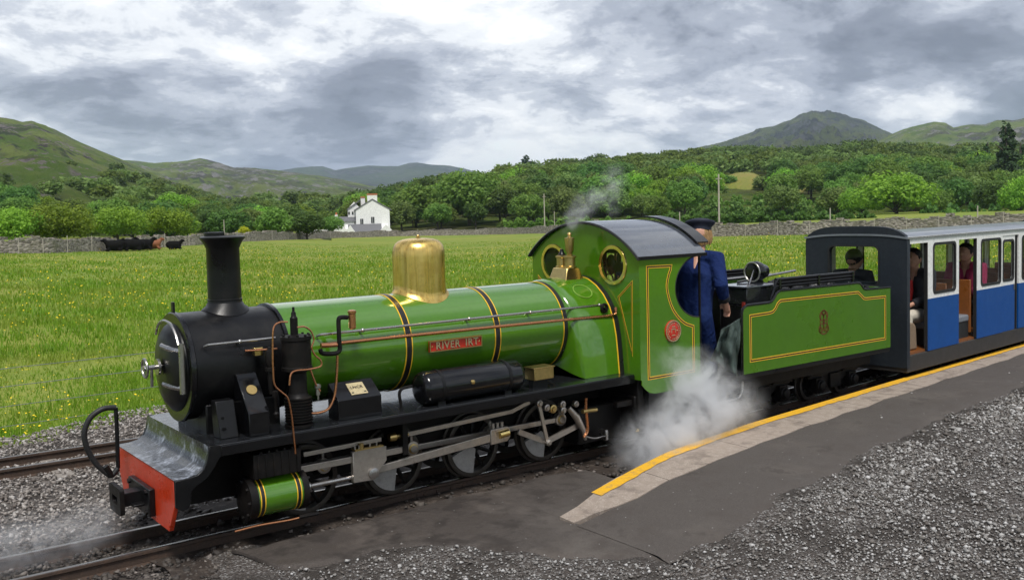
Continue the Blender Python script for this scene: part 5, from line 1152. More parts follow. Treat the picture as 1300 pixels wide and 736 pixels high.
MB().box(3.14, 3.60, -.40, .40, .11, .40).build('ash_pan', GRIME, L, .01)
MB().box(3.58, 4.30, -.58, .58, .36, .46).box(3.60, 3.66, -.60, -.2, .2, .60).build('drag_frame', GRIME, L, .01)
pipe([(744, 505), (744, 520), (746, 545), (741, 555)], -.50, .012, COPPER, 'injector_pipe', L)
MB().cyl((3.10, -.5, .40), (3.24, -.5, .395), .018, n=10).build('injector_cock', BRASSD, L)
pipe([(741, 553), (755, 556), (770, 552)], -.48, .007, STEEL, 'step_rod', L); MB().box(3.32, 3.345, -.52, -.44, .14, .22).build('foot_step', STEEL, L, .003)
ij = MB().lathe([(.035, 3.66), (.05, 3.68), (.05, 3.72), (.03, 3.73), (.03, 3.78)], (0, -.47, .15), 'x', 16).lathe([(.026, -.04), (.03, .02), (.016, .06)], (3.74, -.49, .19), 'z', 12).build('injector', BRASS, L)
MB().lathe([(.04, -.03), (.045, -.01), (.045, .03), (.03, .034)], (3.85, -.50, .135), 'y', 18).build('injector_overflow', BRASSD, L)
MB().box(3.42, 3.62, -.55, -.5, .39, .43).tube([(3.6, -.5, .34), (3.72, -.52, .30), (3.8, -.52, .36), (3.95, -.52, .42)], .035, 10).build('feed_gear', GRIME, L)
pipe([(298, 674), (330, 666), (365, 660), (382, 656)], -.55, .007, COPPER, 'cylinder_drain', L); MB().cyl(tuple(aty(380, 656, -.55)), tuple(aty(404, 651, -.55)), .013, n=8).build('drain_cock', GRIME, L)
# --- cab
ARC = lambda r, ymax, n=24: [(r*math.sin(t), 1.835-.94+r*math.cos(t)) for t in np.linspace(-math.asin(ymax/r), math.asin(ymax/r), n+1)]
CX0, CX1, CW = 3.575, 4.262, .665
cf = MB().prism([(-CW, .60)]+ARC(.938, CW)+[(CW, .60)], 'x', CX0-.006, CX0+.006, [circ(-.372, 1.50, .137, 36), circ(.372, 1.50, .137, 36)]).build('cab_front', GREEN, L)
for s in (-1, 1):
    rg_ = MB().lathe([(.130, -.012), (.158, -.012), (.162, -.006), (.162, .0), (.130, .0)], (CX0-.006, s*.372, 1.50), 'x', 40, ring=True).build('spectacle_ring', BRASS, cf)
    MB().prism(circ(s*.372, 1.50, .132, 32), 'x', CX0-.001, CX0+.002).build('spectacle_glass', GLASS_M, cf)
    ell = [(4.262+.288*math.cos(t), 1.297+.254*math.sin(t)) for t in np.linspace(PI/2+.08, 1.5*PI, 24)]
    out = [(CX0+.006, .56), (CX0+.006, 1.562), (4.262, 1.562), (4.262, 1.552)]+ell+[(4.262, .468), (3.72, .478), (3.66, .492), (3.615, .525)]
    cs_ = MB().prism(out, 'y', s*(CW-.008), s*CW).build('cab_side', GREEN, L)
    MB().box(4.256, 4.270, min(s*(CW-.012), s*(CW+.004)), max(s*(CW-.012), s*(CW+.004)), .47, 1.56).build('cab_pillar', GRIME, cs_)
    MB().tube([(p[0], s*(CW-.004), p[1]) for p in ell], .007, 6).build('opening_bead', LBLK, cs_)
    Yl = s*(CW+.0005)
    crv = [tuple(aty(x_, y_, -CW))[::2] for x_, y_ in ((849, 348), (846.5, 362), (848.5, 376), (853.5, 391), (861, 402.5), (870, 410.5), (879.8, 414))]
    pl_ = [(3.657, 1.487), (3.925, 1.482)]+[tuple(v)[:2] for v in cat([(a, b, 0) for a, b in [(3.918, 1.45)]+[c_ for c_ in crv]], 4)]+[(4.178, .606), (3.657, .606)]
    pts = [(a, Yl, b) for a, b in pl_]
    nr = (0, s, 0)
    ln = MB().strip(pts, .024, nr, True, .0015).build('lining', YEL, cs_); MB().strip([(a, Yl+s*.0012, b) for a, b in pl_], .011, nr, True, .0012).build('lining_core', LBLK, ln)
    tri = [(s*-1*atx(*p, CX0)[1], atx(*p, CX0)[2]) for p in ((803, 358), (786, 377), (803.5, 449))]
    tp = [(CX0-.0065, -s*-1*a if 0 else s*abs(a), b) for a, b in tri]
    ln = MB().strip(tp, .016, (-1, 0, 0), True, .0015).build('front_lining', YEL, cf); MB().strip([(CX0-.0078, p[1], p[2]) for p in tp], .007, (-1, 0, 0), True, .0012).build('front_lining_core', LBLK, ln)
rp = MB().lathe([(.088, -.004), (.088, .006), (.084, .009)], (3.93, -CW-.004, .958), 'y', 40).xf(lambda v: Vector((v.x, 2*(-CW-.004)-v.y, v.z))).build('works_plate', REDPL, L)
MB().lathe([(.078, .0), (.078, .0035), (.086, .0035), (.086, .0)], (3.93, 0, .958), 'y', 40, True).xf(lambda v: Vector((v.x, -CW-.0135-v.y, v.z))).build('plate_rim', LETT, rp)
mk = MB()
for i in range(22):
    a = 2*PI*i/22
    if .35 < (a/PI) % 1 < .45: continue
    c_ = Vector((3.93+.064*math.cos(a), -CW-.0145, .958+.064*math.sin(a))); mk.strip([c_+Vector((math.sin(a), 0, -math.cos(a)))*.005, c_-Vector((math.sin(a), 0, -math.cos(a)))*.005], .011, (0, -1, 0), False, .001)
for z, w2 in ((.993, .018), (.925, .02)): mk.box(3.93-w2, 3.93+w2, -CW-.0155, -CW-.0145, z-.004, z+.004)
mk.box(3.905, 3.912, -CW-.0155, -CW-.0145, .943, .975).box(3.948, 3.955, -CW-.0155, -CW-.0145, .943, .975).box(3.905, 3.955, -CW-.0155, -CW-.0145, .97, .978)
mk.ell((3.885, -CW-.0145, .957), (.006, .003, .006), 8, 5).ell((3.975, -CW-.0145, .959), (.006, .003, .006), 8, 5); mk.build('plate_marks', LETT, rp)
rf = MB().prism(ARC(.958, .69)+ARC(.943, .683)[::-1], 'x', 3.545, 4.325).build('cab_roof', ROOFG, L, smooth=30)
MB().tube([(3.543, y, z-.008) for y, z in ARC(.955, .688)], .011, 6).build('roof_bead', LBLK, rf)
MB().prism(ARC(.984, .62)+ARC(.968, .61)[::-1], 'x', 4.29, 4.43).build('roof_hatch', BLACKG, rf, smooth=30)
for s in (-1, 1): MB().box(3.545, 4.327, min(s*.676, s*.692), max(s*.676, s*.692), 1.545, 1.572).build('gutter', GRIME, rf)
bh = MB(); 
bh.prism([(s_*fbp(f)[0]*.96, .6+(fbp(f)[1]-.6)*.97) for s_, f in [(-1, f) for f in np.linspace(1, .02, 14)]+[(1, f) for f in np.linspace(.02, 1, 14)]], 'x', 3.583, 3.70).build('backhead', BLACK, L)
for y, z0, z1, r in ((-.36, 1.05, 1.72, .014), (-.28, 1.1, 1.70, .02), (-.45, 1.0, 1.6, .011), (.3, 1.1, 1.7, .016), (.1, 1.3, 1.75, .014), (-.12, 1.3, 1.74, .016)):
    MB().tube(cat([(3.72, y, z0), (3.74, y+.03, (z0+z1)/2), (3.73, y-.01, z1)]), r, 8).build('cab_pipe', COPPER if r < .015 else GRIME, L)
MB().ell((3.73, -.18, 1.49), (.03, .06, .085), 16, 10).cyl((3.73, -.3, 1.60), (3.73, -.02, 1.60), .018, n=10).build('steam_manifold', BLACK, L)
for y, r in ((-.27, .013), (-.235, .010), (-.10, .014), (-.06, .010), (.42, .013), (.48, .011)): MB().tube(cat([(3.715, y, 1.25), (3.735, y+.012, 1.45), (3.725, y, 1.66)]), r, 8).build('cab_pipe', COPPER, L)
MB().torus((3.74, -.14, 1.36), 'x', .05, .008, 20, 6).build('regulator_wheel', BRASSD, L)
for y, z in ((-.42, 1.56), (-.30, 1.46), (.32, 1.55)): MB().lathe([(.055, 3.70), (.055, 3.74), (.048, 3.745)], (0, y, z), 'x', 20).build('pressure_gauge', BRASSD if z > 1.5 else BLACK, L)
MB().box(3.60, 4.92, -.60, .60, .12, .15).build('cab_floor', GRIME, L)
for s in (-1, 1): MB().box(3.70, 4.24, min(s*.5, s*.62), max(s*.5, s*.62), .15, .62).build('cab_locker', BLACK, L)

# ------------------------------------------------------------------ tender
T = thing('tender', 'green four axle coal tender with yellow lining and brown monogram behind the locomotive', 'tender', (6.0, 0, 0))
TW = .605
prof = [(4.868, .478), (4.868, 1.02), (4.876, 1.05), (4.90, 1.072), (4.94, 1.082), (5.235, 1.082), (5.275, 1.092), (5.31, 1.118), (5.345, 1.158), (5.39, 1.178), (6.60, 1.170), (6.64, 1.163), (6.67, 1.135), (6.70, 1.105), (6.73, 1.097), (7.17, 1.090), (7.17, .478)]
tl = [(4.977, .984), (5.235, .988), (5.29, .995), (5.325, 1.02), (5.36, 1.065), (5.40, 1.086), (6.605, 1.075), (6.66, 1.04), (6.70, 1.010), (6.735, 1.003), (7.074, .998), (7.074, .575), (4.977, .588)]
for s in (-1, 1):
    sd = MB().prism(prof, 'y', s*(TW-.014), s*TW).build('side_plate', GREEN2, T)
    MB().tube([(x, s*(TW-.003), z) for x, z in prof[:-1]], .011, 8).build('edge_bead', BLACKG, sd)
    ln = MB().strip([(x, s*(TW+.0005), z) for x, z in tl], .026, (0, s, 0), True).build('lining', YEL, sd); MB().strip([(x, s*(TW+.0017), z) for x, z in tl], .012, (0, s, 0), True, .0012).build('lining_core', LBLK, ln)
    for k, z in enumerate((1.215, 1.245, 1.275)):
        MB().tube([(5.345-.02*(2-k)+.04, s*.57, z-.03), (5.375, s*.57, z), (6.58, s*.57, z-.004)], .0155, 8).build('coal_rail', BLACK, T)
    for x in (5.42, 6.0, 6.55): MB().box(x-.012, x+.012, min(s*.575, s*.59), max(s*.575, s*.59), 1.1, 1.28).build('rail_stanchion', BLACKG, T)
    MB().tube(cat([(5.30, s*.575, 1.10), (5.335, s*.575, 1.17), (5.36, s*.575, 1.24), (5.40, s*.575, 1.275)], 5), .013, 8).build('rail_end', BLACKG, T)
    mg = []                                                              # interlaced monogram
    def loop(cx_, cz_, rx_, rz_, a0=0, a1=2*PI, k=28): return [(cx_+rx_*math.cos(a0+(a1-a0)*i/k), s*(TW+.001), cz_+rz_*math.sin(a0+(a1-a0)*i/k)) for i in range(k+1)]
    em = MB()
    for lp in (loop(6.044, .895, .062, .045), loop(6.044, .775, .072, .052), loop(6.02, .835, .030, .085), loop(6.068, .835, .030, .085), loop(6.044, .925, .026, .022), loop(6.000, .762, .030, .022, PI*.2, PI*1.6), loop(6.09, .762, .030, .022, -PI*.6, PI*.8)):
        em.strip(lp, .011, (0, s, 0), False, .001)
    em.build('monogram', MAROON, sd)
MB().box(5.02, 7.14, -.585, .585, .48, 1.06).build('water_tank', BLACK, T)
MB().box(7.12, 7.168, -.588, .588, .478, 1.088).build('rear_plate', GREEN2, T)
MB().box(5.06, 5.52, -.50, -.16, 1.06, 1.215).build('tool_locker', BLACKW, T, .01); MB().box(5.05, 5.535, -.51, -.15, 1.215, 1.23).build('locker_lid', ROOFG, T, .003)
MB().box(4.985, 5.03, -.26, .56, .36, 1.20).build('bulkhead', BLACKG, T, .004); MB().box(4.968, 4.986, -.545, -.52, .62, 1.10).build('red_post', P('dark_red', (.22, .02, .012), .5), T)
MB().box(4.74, 5.03, -.59, .59, .36, .40).build('footplate', GRIME, T); MB().box(4.72, 7.165, -.60, .60, .436, .476).build('frame_edge', BLACK, T, .004)
MB().box(4.9, 7.1, -.42, .42, .30, .436).build('underframe', GRIME, T)
rgc = random.Random(3); cl = MB()
for i in range(150):
    x, y = rgc.uniform(5.38, 6.95), rgc.uniform(-.5, .5); r = rgc.uniform(.035, .075); b0 = len(cl.v); cl.ell((x, y, 1.06+.07*math.exp(-(y/.35)**2)+rgc.uniform(-.02, .03)), (r, r*.8, r*.7), 6, 4)
    for e in range(b0, len(cl.v)): v = cl.v[e]; cl.v[e] = (v[0]+rgc.uniform(-.012, .012), v[1]+rgc.uniform(-.012, .012), v[2]+rgc.uniform(-.012, .012))
co = cl.build('coal', COAL, smooth=0); tag(co, 'heap of black coal lying in the tender between its rails', 'coal', None, 'stuff')
for x in (5.2, 5.75, 6.32, 6.87):
    for s in (-1, 1):
        wheel(x, s, T, .155, False)
        ab = MB().box(x-.06, x+.06, min(s*.30, s*.37), max(s*.30, s*.37), .09, .24).lathe([(.062, s*.37), (.062, s*.385), (.05, s*.39), (.045, s*.41), (.02, s*.415)], (x, 0, .165), 'y', 22).build('axle_box', GRIME, T, .004)
        for k in range(5): ab_ = MB().box(x-.15+.02*k, x+.15-.02*k, min(s*.31, s*.36), max(s*.31, s*.36), .262+.014*k, .274+.014*k).build('leaf_spring', GRIME, ab)
for x in (5.475, 6.595):
    for s in (-1, 1): MB().prism([(x-.42, .24), (x-.42, .30), (x+.42, .30), (x+.42, .24), (x+.2, .20), (x+.1, .14), (x-.1, .14), (x-.2, .20)], 'y', s*.30, s*.33).box(x-.09, x+.09, min(s*.33, s*.36), max(s*.33, s*.36), .12, .26).build('bogie_frame', GRIME, T, .004)
pipe([(943, 484), (942, 496), (938, 504), (930, 507), (922, 509)], -.60, .009, STEEL, 'grab_iron', T)
MB().cyl((5.02, .05, .9), (4.95, .05, .9), .02, n=10).cyl((4.95, .05, .78), (4.95, .05, 1.02), .012, n=8).build('brake_handle', STEEL, T)
# lamp lying on the tender, tarpaulin, fire irons
lm = thing('railway_lamp', 'round black railway lamp standing on the tender locker', 'lamp', (5.44, -.28, 1.23))
MB().lathe([(.05, -.02), (.09, -.015), (.098, 0), (.098, .05), (.08, .10), (.06, .16), (.03, .17)], (5.43, -.28, 1.332), 'x', 32).build('lamp_case', BLACKG, lm)
MB().lathe([(.02, 0), (.07, .004), (.07, .01), (.0, .012)], (5.415, -.28, 1.332), 'x', 28).build('lens', PANE, lm); MB().torus((5.41, -.28, 1.332), 'x', .088, .008, 32, 6).build('lens_ring', STEEL, lm)
MB().box(5.41, 5.51, -.33, -.23, 1.231, 1.25).build('lamp_base', BLACK, lm)
fi = MB().tube([(5.3, -.2, 1.24), (5.9, -.12, 1.27), (6.3, -.1, 1.29)], .012, 6).tube([(5.28, .05, 1.25), (6.2, .12, 1.25)], .012, 6).tube(cat([(5.28, -.35, 1.23), (5.42, -.3, 1.36), (5.55, -.25, 1.40), (5.58, -.24, 1.385)]), .006, 6)
tag(fi.build('fire_irons', STEEL), 'long steel fire irons lying on top of the tender', 'tools')
U = np.linspace(0, 1, 24); V = np.linspace(0, 1, 24)
def ftarp(u, v):
    p00, p10, p01, p11 = [aty(*p) for p in ((914, 418, -.54), (939, 402, -.57), (901, 456, -.50), (933, 479, -.61))]
    q = ((1-u)*(1-v))[..., None]*p00+(u*(1-v))[..., None]*p10+((1-u)*v)[..., None]*p01+(u*v)[..., None]*p11
    k = .035*np.sin(u*11+2*np.sin(v*4))*(.4+v)+.07*fbm(u*3.5, v*3, 4)
    return q[..., 0]-k*.8, q[..., 1]-k*.9-.02, q[..., 2]+k*.3
tp_ = sheet('canvas_sheet', U, V, ftarp, TARP, None); tp_.modifiers.new('thick', 'SOLIDIFY').thickness = .006
tag(tp_, 'crumpled dark green canvas sheet hanging at the front of the tender', 'sheet')

# ------------------------------------------------------------------ coach
CA = R(4.6); CHW = .585
croot = Vector((7.5, -.6, 0))+Vector((-math.sin(CA), math.cos(CA), 0))*CHW
K = thing('passenger_coach', 'blue and white open passenger coach with slate grey end coupled behind the tender', 'coach', tuple(croot), CA)
CLEN, CE, CT = 6.1, 1.575, 1.695
def croof(y, ex=0): return CE+ex+(CT-CE)*max(0, 1-(abs(y)/CHW)**4.5)
outl = [(-CHW, .22), (-CHW, CE-.05), (-CHW+.01, CE-.01)]+[(y, croof(y)) for y in np.linspace(-CHW+.03, CHW-.03, 20)]+[(CHW-.01, CE-.01), (CHW, CE-.05), (CHW, .22)]
en = MB().prism(outl, 'x', -.012, .05, [rrect(-.27, .30, 1.07, 1.48, .06)]).build('end_panel', SLATE, K, .006)
MB().prism(rrect(-.285, .315, 1.055, 1.495, .07), 'x', -.018, .0, [rrect(-.268, .298, 1.072, 1.478, .058)]).build('window_seal', RUBBER, en); MB().prism(rrect(-.275, .305, 1.065, 1.485, .06), 'x', .015, .019).build('end_glass', GLASS_M, en)
MB().prism(outl, 'x', CLEN-.05, CLEN).build('end_panel', SLATE, K)
MB().box(.0, CLEN, -CHW+.004, CHW-.004, .17, .345).build('underframe', CHBLACK, K, .006); MB().box(.02, CLEN-.02, -CHW+.03, CHW-.03, .345, .37).build('floor', WOOD, K)
def croof2(y): return CE+.004+.036*max(0, 1-(abs(y)/CHW)**3)
rpf = [(y, croof2(y)) for y in np.linspace(-CHW-.012, CHW+.012, 25)]
MB().prism(rpf+[(y, z-.02) for y, z in rpf[::-1]], 'x', -.02, CLEN+.02).build('roof', COACHROOF, K, smooth=30)
MODS = [(.46, 1.212, .582, 1.12, .96, 1.495), (1.69, 2.41, 1.80, 2.35, .955, 1.488), (2.41, 2.80, 2.435, 2.76, .965, 1.455), (2.90, 3.65, 3.0, 3.55, .955, 1.488), (4.1, 4.85, 4.2, 4.75, .955, 1.488), (5.3, 6.05, 5.4, 5.95, .955, 1.488)]
for s in (-1, 1):
    y0, y1 = s*(CHW-.03), s*CHW
    MB().box(.05, CLEN-.05, min(y0, y1), max(y0, y1), 1.508, CE).build('cant_rail', WHITE, K)
    MB().box(-.015, CLEN+.015, min(s*CHW, s*(CHW+.012)), max(s*CHW, s*(CHW+.012)), CE-.012, CE+.006).build('gutter', WHITE, K)
    for i, (a, b, w0, w1, wz0, wz1) in enumerate(MODS):
        off = -.008 if i == 2 else 0
        ya, yb = s*(CHW-.03+off), s*(CHW+off)
        pn = MB().prism([(a, .905), (b, .905), (b, 1.508), (a, 1.508)], 'y', ya, yb, [rrect(w0, w1, wz0, wz1 if wz1 < 1.5 else 1.485, .05)]).build('upper_panel', WHITE, K, .002)
        MB().prism(rrect(w0-.012, w1+.012, wz0-.012, wz1-.0+.006, .055), 'y', yb-s*.012, yb+s*.006, [rrect(w0+.016, w1-.016, wz0+.016, wz1-.022, .045)]).build('window_seal', RUBBER, pn)
        MB().prism(rrect(w0-.002, w1+.002, wz0-.002, wz1-.002, .045), 'y', yb-s*.016, yb-s*.012).build('pane', GLASS_M, pn)
        MB().box(a, b, min(ya, yb), max(ya, yb), .348, .905).build('lower_panel', BLUE, K, .002)
    for x in (.455, 1.215, 1.686, 2.85, 3.655, 4.095, 4.855, 5.295): MB().box(x-.008, x+.008, min(s*(CHW-.04), s*(CHW-.004)), max(s*(CHW-.04), s*(CHW-.004)), .36, 1.51).build('door_post', RUBBER, K)
    MB().box(2.806, 2.895, min(s*(CHW-.035), s*(CHW-.02)), max(s*(CHW-.035), s*(CHW-.02)), .35, 1.508).build('door_gap', RUBBER, K)
MB().box(2.76, 2.775, -CHW-.004, -CHW+.02, .84, .91).build('door_handle', STEEL, K)
for x in (1.02, 1.65, 2.86, 3.75, 4.98):
    b = MB().box(x, x+.03, -CHW+.06, CHW-.06, .42, 1.03).build('seat_back', WOOD, K, .006)
    MB().box(x-.36, x, -CHW+.07, CHW-.07, .55, .63).build('cushion', CUSH, b, .02); MB().box(x-.34, x, -CHW+.08, CHW-.08, .37, .55).build('bench_box', RUBBER, b)
bk = MB().box(.09, .12, -CHW+.06, CHW-.06, .42, 1.10).build('seat_back', SLATE, K, .006); MB().box(.12, .50, .0, CHW-.07, .55, .63).build('cushion', CUSH, bk, .02); MB().box(.12, .48, .01, CHW-.08, .37, .55).build('bench_box', RUBBER, bk)
for x in (2.0, 6.0-.75): 
    for s in (-1, 1): MB().box(x-.5, x+.5, min(s*.25, s*.3), max(s*.25, s*.3), .06, .18).build('bogie_frame', GRIME, K)
for x in (.95, 1.55, 4.6, 5.2):
    for s in (-1, 1): wheel(x, s, K, .15, False)
MB().box(-.34, 0, -.05, .05, .25, .33).build('draw_bar', GRIME, K)

# ------------------------------------------------------------------ people
def hand(mb, wp, d, up, side, s=1.0):
    """palm, four curled fingers and a thumb; wp wrist, d forward, up back-of-hand, side thumb direction"""
    d, up, side = Vector(d).normalized(), Vector(up).normalized(), Vector(side).normalized(); wp = Vector(wp)
    mb.tube([wp-d*.03, wp+d*.02, wp+d*.055, wp+d*.088], [.024*s, .027*s, .032*s, .03*s], 10)
    for k, ln in ((-1.5, .055), (-.5, .066), (.5, .07), (1.5, .062)):
        b = wp+d*.085+side*k*.0165*s; mb.tube([b-d*.01, b+d*ln*.45-up*.006, b+d*ln*.75-up*.025, b+d*ln*.7-up*.045], [.0098*s, .0092*s, .0088*s, .0078*s], 8)
    b = wp+d*.03+side*.026*s; mb.tube([b, b+side*.022+d*.02-up*.008, b+side*.018+d*.048-up*.018], [.0115*s, .0105*s, .0085*s], 8)
def head(mb, c, f, s=1.0):
    """skull, jaw, nose, ears, eye ridges; f = unit forward in xy"""
    f = Vector((f[0], f[1], 0)).normalized(); l = Vector((-f.y, f.x, 0)); c = Vector(c)
    def at(a, b, z): return tuple(c+f*a*s+l*b*s+Vector((0, 0, z*s)))
    mb.ell(c, (.088*s, .088*s, .105*s), 18, 14); mb.tube([at(.0, 0, .01), at(.045, 0, -.05), at(.055, 0, -.095)], [.078*s, .066*s, .038*s], 12); mb.ell(at(-.03, 0, .01), (.085*s, .08*s, .09*s), 14, 10)
    mb.tube([at(.088, 0, .012), at(.108, 0, -.02), at(.094, 0, -.03)], [.009*s, .014*s, .010*s], 8)
    mb.tube([at(.082, -.04, .022), at(.092, 0, .022), at(.082, .04, .022)], .009*s, 6); mb.tube([at(.085, -.022, -.062), at(.095, 0, -.06), at(.085, .022, -.062)], .007*s, 6)
    for e in (-1, 1): mb.ell(at(-.005, e*.088, -.01), (.02*s, .012*s, .03*s), 8, 6)
def person(name, label, base, rz, J, cloth, body_extra=(), hairm=HAIR, cap=False, hc=None, shirt=None, trousers=None):
    o = thing(name, label, 'person', base, rz if rz else 1e-6)
    hx_, hy_, hz2 = J['head']; nk = J['neck']; fdir = J.get('face', (1, 0))
    b = MB(); head(b, J['head'], fdir); b.tube([nk, ((nk[0]+hx_)/2, (nk[1]+hy_)/2, (nk[2]+hz2)/2-.02), (hx_-.01, hy_, hz2-.03)], [.062, .056, .055], 12)
    b.tube([J['hip'], J['chest'], (nk[0], nk[1], nk[2]-.05), nk], [.08, .08, .055, .05], 12)
    for k in ('R', 'L'):
        b.tube([J['sh'+k], J['el'+k], J['wr'+k]], [.04, .034, .025], 10); b.tube([(nk[0], nk[1], nk[2]-.05), J['sh'+k]], [.04, .03], 8)
        b.tube([J['hip'], J['hp'+k], J['kn'+k], J['an'+k]], [.08, .07, .05, .035], 10)
        e, w2 = Vector(J['el'+k]), Vector(J['wr'+k]); d_ = (w2-e).normalized(); sd = Vector((0, 1 if k == 'R' else -1, .2)); upv = d_.cross(sd); upv = upv if upv.z > 0 else -upv
        hand(b, w2+d_*.02, d_, upv, sd)
    b.build('body', SKIN, o, rx=.0075)
    c = MB(); hp, chs = Vector(J['hip']), Vector(J['chest']); wst = hp.lerp(chs, .5)
    lat = Vector((0, .075, 0))
    for q in (-1, 1): c.tube([tuple(hp+lat*q*.8-Vector((0, 0, .06))), tuple(hp+lat*q*.8), tuple(wst+lat*q*.8), tuple(chs+lat*q), tuple(Vector(nk)+lat*q*.9-Vector((0, 0, .06)))], [.09, .105, .10, .112, .07], 12)
    for k in ('R', 'L'): c.tube([tuple(Vector(nk).lerp(Vector(J['sh'+k]), .35)-Vector((0, 0, .04))), J['sh'+k], tuple(Vector(J['sh'+k]).lerp(Vector(J['el'+k]), .5)), J['el'+k], tuple(Vector(J['el'+k]).lerp(Vector(J['wr'+k]), .55)), tuple(Vector(J['el'+k]).lerp(Vector(J['wr'+k]), .93))], [.085, .08, .066, .06, .052, .045], 12)
    if trousers is None:
        tgt = c
    else: tgt = MB()
    for k in ('R', 'L'):
        h0, k0, a0 = Vector(J['hp'+k]), Vector(J['kn'+k]), Vector(J['an'+k]); tgt.tube([tuple(hp), tuple(h0), tuple(h0.lerp(k0, .5)), tuple(k0), tuple(k0.lerp(a0, .5)), tuple(a0)], [.10, .088, .078, .066, .06, .058], 12)
    c.build('jacket' if trousers else 'overalls', cloth, o, rx=.011)
    if trousers: tgt.build('trousers', trousers, o, rx=.012)
    for k in ('R', 'L'):
        a0 = Vector(J['an'+k]); MB().tube([tuple(a0+Vector((-.05, 0, -.03))), tuple(a0+Vector((.05, 0, -.035))), tuple(a0+Vector((.14, 0, -.045)))], [.05, .048, .035], 10).build('shoe', CUFF, o, rx=.01)
        if cap: e, w2 = Vector(J['el'+k]), Vector(J['wr'+k]); MB().tube([tuple(e.lerp(w2, .72)), tuple(e.lerp(w2, .99))], [.053, .05], 12).build('cuff', CUFF, o)
    H = Vector(J['head']); f = Vector((fdir[0], fdir[1], 0)).normalized(); l = Vector((-f.y, f.x, 0))
    hr = MB()
    if cap:
        for i in range(90):
            a = rgc.uniform(.32*PI, 1.68*PI); d_ = f*math.cos(a)+l*math.sin(a); z0 = rgc.uniform(.0, .05)
            p0 = H+d_*.088+Vector((0, 0, z0)); hr.tube([tuple(p0), tuple(p0+d_*.010+Vector((0, 0, -.04))), tuple(p0+d_*.004+Vector((0, 0, -.075-.03*rgc.random()*abs(math.cos(a)))))], [.013, .013, .006], 5)
        hr.ell(tuple(H-f*.028+Vector((0, 0, .01))), (.082, .086, .085), 14, 10)
    else:
        hr.ell(tuple(H-f*.022+Vector((0, 0, .028))), (.095, .095, .095), 16, 12)
        for i in range(40):
            a = rgc.uniform(.4*PI, 1.6*PI); d_ = f*math.cos(a)+l*math.sin(a); p0 = H+d_*.085+Vector((0, 0, .03)); hr.tube([tuple(p0), tuple(p0+Vector((0, 0, -.07*abs(math.cos(a/1.0)) - .02)))], [.018, .01], 5)
    hr.build('hair', hairm, o)
    if cap:
        tilt = Matrix.Rotation(R(13), 4, l)
        cp_ = MB().lathe([(.086, .0), (.096, .004), (.097, .035), (.116, .055), (.132, .072), (.128, .088), (.09, .102), (.0, .108)], (0, 0, 0), 'z', 36)
        place = lambda v: H+Vector((0, 0, .035))-f*.004+tilt@(f*v.x+l*v.y+Vector((0, 0, v.z)))
        cp_.xf(place); cpo = cp_.build('cap', CAPB, o, smooth=60)
        pk = MB(); vs = []; fs = []
        for i in range(15):
            t = -1.05+2.1*i/14
            for r, z in ((.090, .012), (.142-.03*abs(t)**2.2, -.022), (.142-.03*abs(t)**2.2, -.026), (.090, .006)): vs.append((r*math.cos(t), r*math.sin(t), z))
        for i in range(14):
            for q in range(4): fs.append((i*4+q, i*4+(q+1) % 4, (i+1)*4+(q+1) % 4, (i+1)*4+q))
        pk.add(vs, fs).xf(place).build('peak', PEAK, cpo)
    return o
person('person', 'person in navy blue overalls and black peaked cap standing between cab and tender', (4.645, -.30, .15), R(24),
       dict(hip=(-.13, 0, .86), chest=(-.05, 0, 1.19), neck=(.03, 0, 1.40), head=(.085, 0, 1.545), shR=(-.02, -.18, 1.34), shL=(-.02, .18, 1.34), elR=(-.15, -.255, 1.12), elL=(.10, .27, 1.10), wrR=(-.055, -.255, .99), wrL=(.31, .12, 1.0),
            hpR=(-.13, -.09, .84), hpL=(-.13, .09, .84), knR=(.03, -.10, .46), knL=(.03, .10, .46), anR=(-.02, -.10, .085), anL=(-.02, .10, .085), face=(.93, .25)), NAVY, cap=True)
def coachpt(x, y, z): c, s = math.cos(CA), math.sin(CA); return (croot.x+x*c-y*s, croot.y+x*s+y*c, z)
def sit(label, x, y, cloth, trousers, rz=PI, hm=HAIRD, lift=0.0):
    return person('person', label, coachpt(x, y, .36), CA+rz,
        dict(hip=(0, 0, .36), chest=(-.02, 0, .64+lift), neck=(.0, 0, .83+lift), head=(.04, 0, .955+lift), shR=(-.01, -.175, .78+lift), shL=(-.01, .175, .78+lift), elR=(.06, -.20, .54), elL=(.06, .20, .54), wrR=(.26, -.12, .46), wrL=(.26, .10, .47),
             hpR=(.04, -.09, .33), hpL=(.04, .09, .33), knR=(.40, -.11, .35), knL=(.40, .11, .35), anR=(.40, -.11, .08), anL=(.38, .11, .08)), cloth, trousers=trousers, hairm=hm)
p1 = sit('person in a dark jacket and pale trousers seated in the open doorway of the coach', .80, -.27, JACKET, PALE)
MB().tube([(.115, .0, .50), (.125, .0, .60), (.10, .0, .72)], [.03, .045, .03], 10).build('shirt_front', REDC, p1)
sit('dark clothed person seen from behind through the end window of the coach', .40, .24, JACKET, JACKET, 1e-4)
sit('person in a pink top seated behind the wooden partition of the coach', 2.12, -.28, PINK, JACKET, PI)
bag = MB().prism([(7.62, .37), (7.86, .37), (7.84, .62), (7.80, .66), (7.68, .66), (7.64, .62)], 'y', -.50, -.38)
tag(bag.build('bag', P('bag_tan', (.20, .14, .09), .8), None, .02), 'tan bag on the coach floor just inside the first doorway', 'bag')

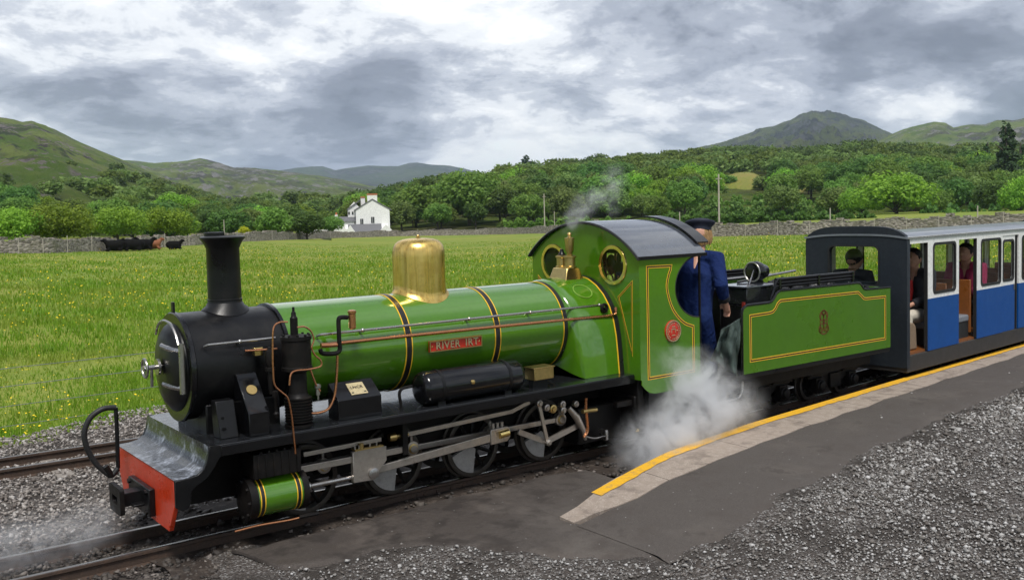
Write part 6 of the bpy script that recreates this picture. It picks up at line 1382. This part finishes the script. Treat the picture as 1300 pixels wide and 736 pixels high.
# ------------------------------------------------------------------ steam
def steam(name, c, size, blobs, dens, nscale, label, colr=(.93, .94, .96)):
    """closed box holding a principled volume whose density follows soft blobs broken up by noise"""
    mm, o = newmat(name+'_vapour'); p = pos(); tot = None
    nz = noise(p, nscale, 6, .62, .8)
    for (bx, by, bz_, r, k) in blobs:
        dv = nd('ShaderNodeVectorMath', operation='DISTANCE'); LK(p, dv.inputs[0]); dv.inputs[1].default_value = (bx, by, bz_)
        t = mth('MULTIPLY', mr(dv.outputs['Value'], 0.0, r, 1.0, 0.0), k); tot = t if tot is None else mth('ADD', tot, t)
    nz2 = noise(p, nscale*2.7, 5, .6, .5)
    dn = mth('MULTIPLY', mth('MULTIPLY', tot, mr(mth('ADD', mth('MULTIPLY', nz, .7), mth('MULTIPLY', nz2, .3)), .40, .62, .0, 1.0)), dens)
    v = nd('ShaderNodeVolumePrincipled'); v.inputs['Color'].default_value = rgb3(colr); v.inputs['Anisotropy'].default_value = .15; LK(dn, v.inputs['Density']); LK(v.outputs[0], o.inputs['Volume'])
    ob = MB().box(c[0]-size[0], c[0]+size[0], c[1]-size[1], c[1]+size[1], c[2]-size[2], c[2]+size[2]).build(name, mm, None, smooth=0)
    tag(ob, label, 'steam', None, 'stuff'); return ob
q1 = aty(868, 545, -.85)
steam('steam_cloud', (q1[0]+.05, -.85, .34), (1.0, .46, .52), [(q1[0]-.30, -.85, .06, .42, .8), (q1[0]+.62, -.82, .30, .34, .45), (q1[0]+.05, -.80, .72, .30, .35), (q1[0]-.25, -.85, .10, .34, .8), (q1[0], -.86, .18, .36, 1), (q1[0]+.18, -.84, .34, .36, 1), (q1[0]+.42, -.84, .36, .34, .8), (q1[0]+.1, -.82, .52, .30, .7), (q1[0]+.30, -.84, .56, .26, .6), (q1[0]-.1, -.8, .4, .24, .35)], 12, 4.6, 'white steam cloud blowing out between the cab and the platform')
steam('valve_steam', (3.75, 0, 2.02), (.62, .3, .34), [(3.42, -.03, 1.80, .10, .7), (3.50, 0, 1.88, .13, .9), (3.60, 0, 1.98, .15, 1), (3.72, 0, 2.05, .13, .7), (3.93, .05, 2.10, .16, .75), (4.0, .05, 2.22, .15, .6), (3.98, .05, 1.95, .10, .35)], 7, 7, 'thin wisps of steam rising from the safety valves')
steam('ground_steam', (-.95, .25, .10), (.95, .50, .17), [(-.22, .1, .14, .20, .7), (-.40, .1, .11, .24, 1), (-.64, .1, .09, .26, .9), (-.90, .1, .08, .30, .8), (-1.25, .1, .08, .34, .7)], 3.6, 6, 'thin steam drifting low over the ballast in front of the locomotive')

# ------------------------------------------------------------------ air
mm, o = newmat('valley_haze'); v = nd('ShaderNodeVolumePrincipled'); v.inputs['Color'].default_value = (.68, .82, 1.0, 1); v.inputs['Density'].default_value = HAZE; v.inputs['Anisotropy'].default_value = .3; LK(v.outputs[0], o.inputs['Volume'])
hz = MB().box(-7200, 7200, -7200, 7200, -6.5, 420).build('haze', mm, None, smooth=0); tag(hz, 'thin bluish haze filling the valley air', 'haze', None, 'stuff')
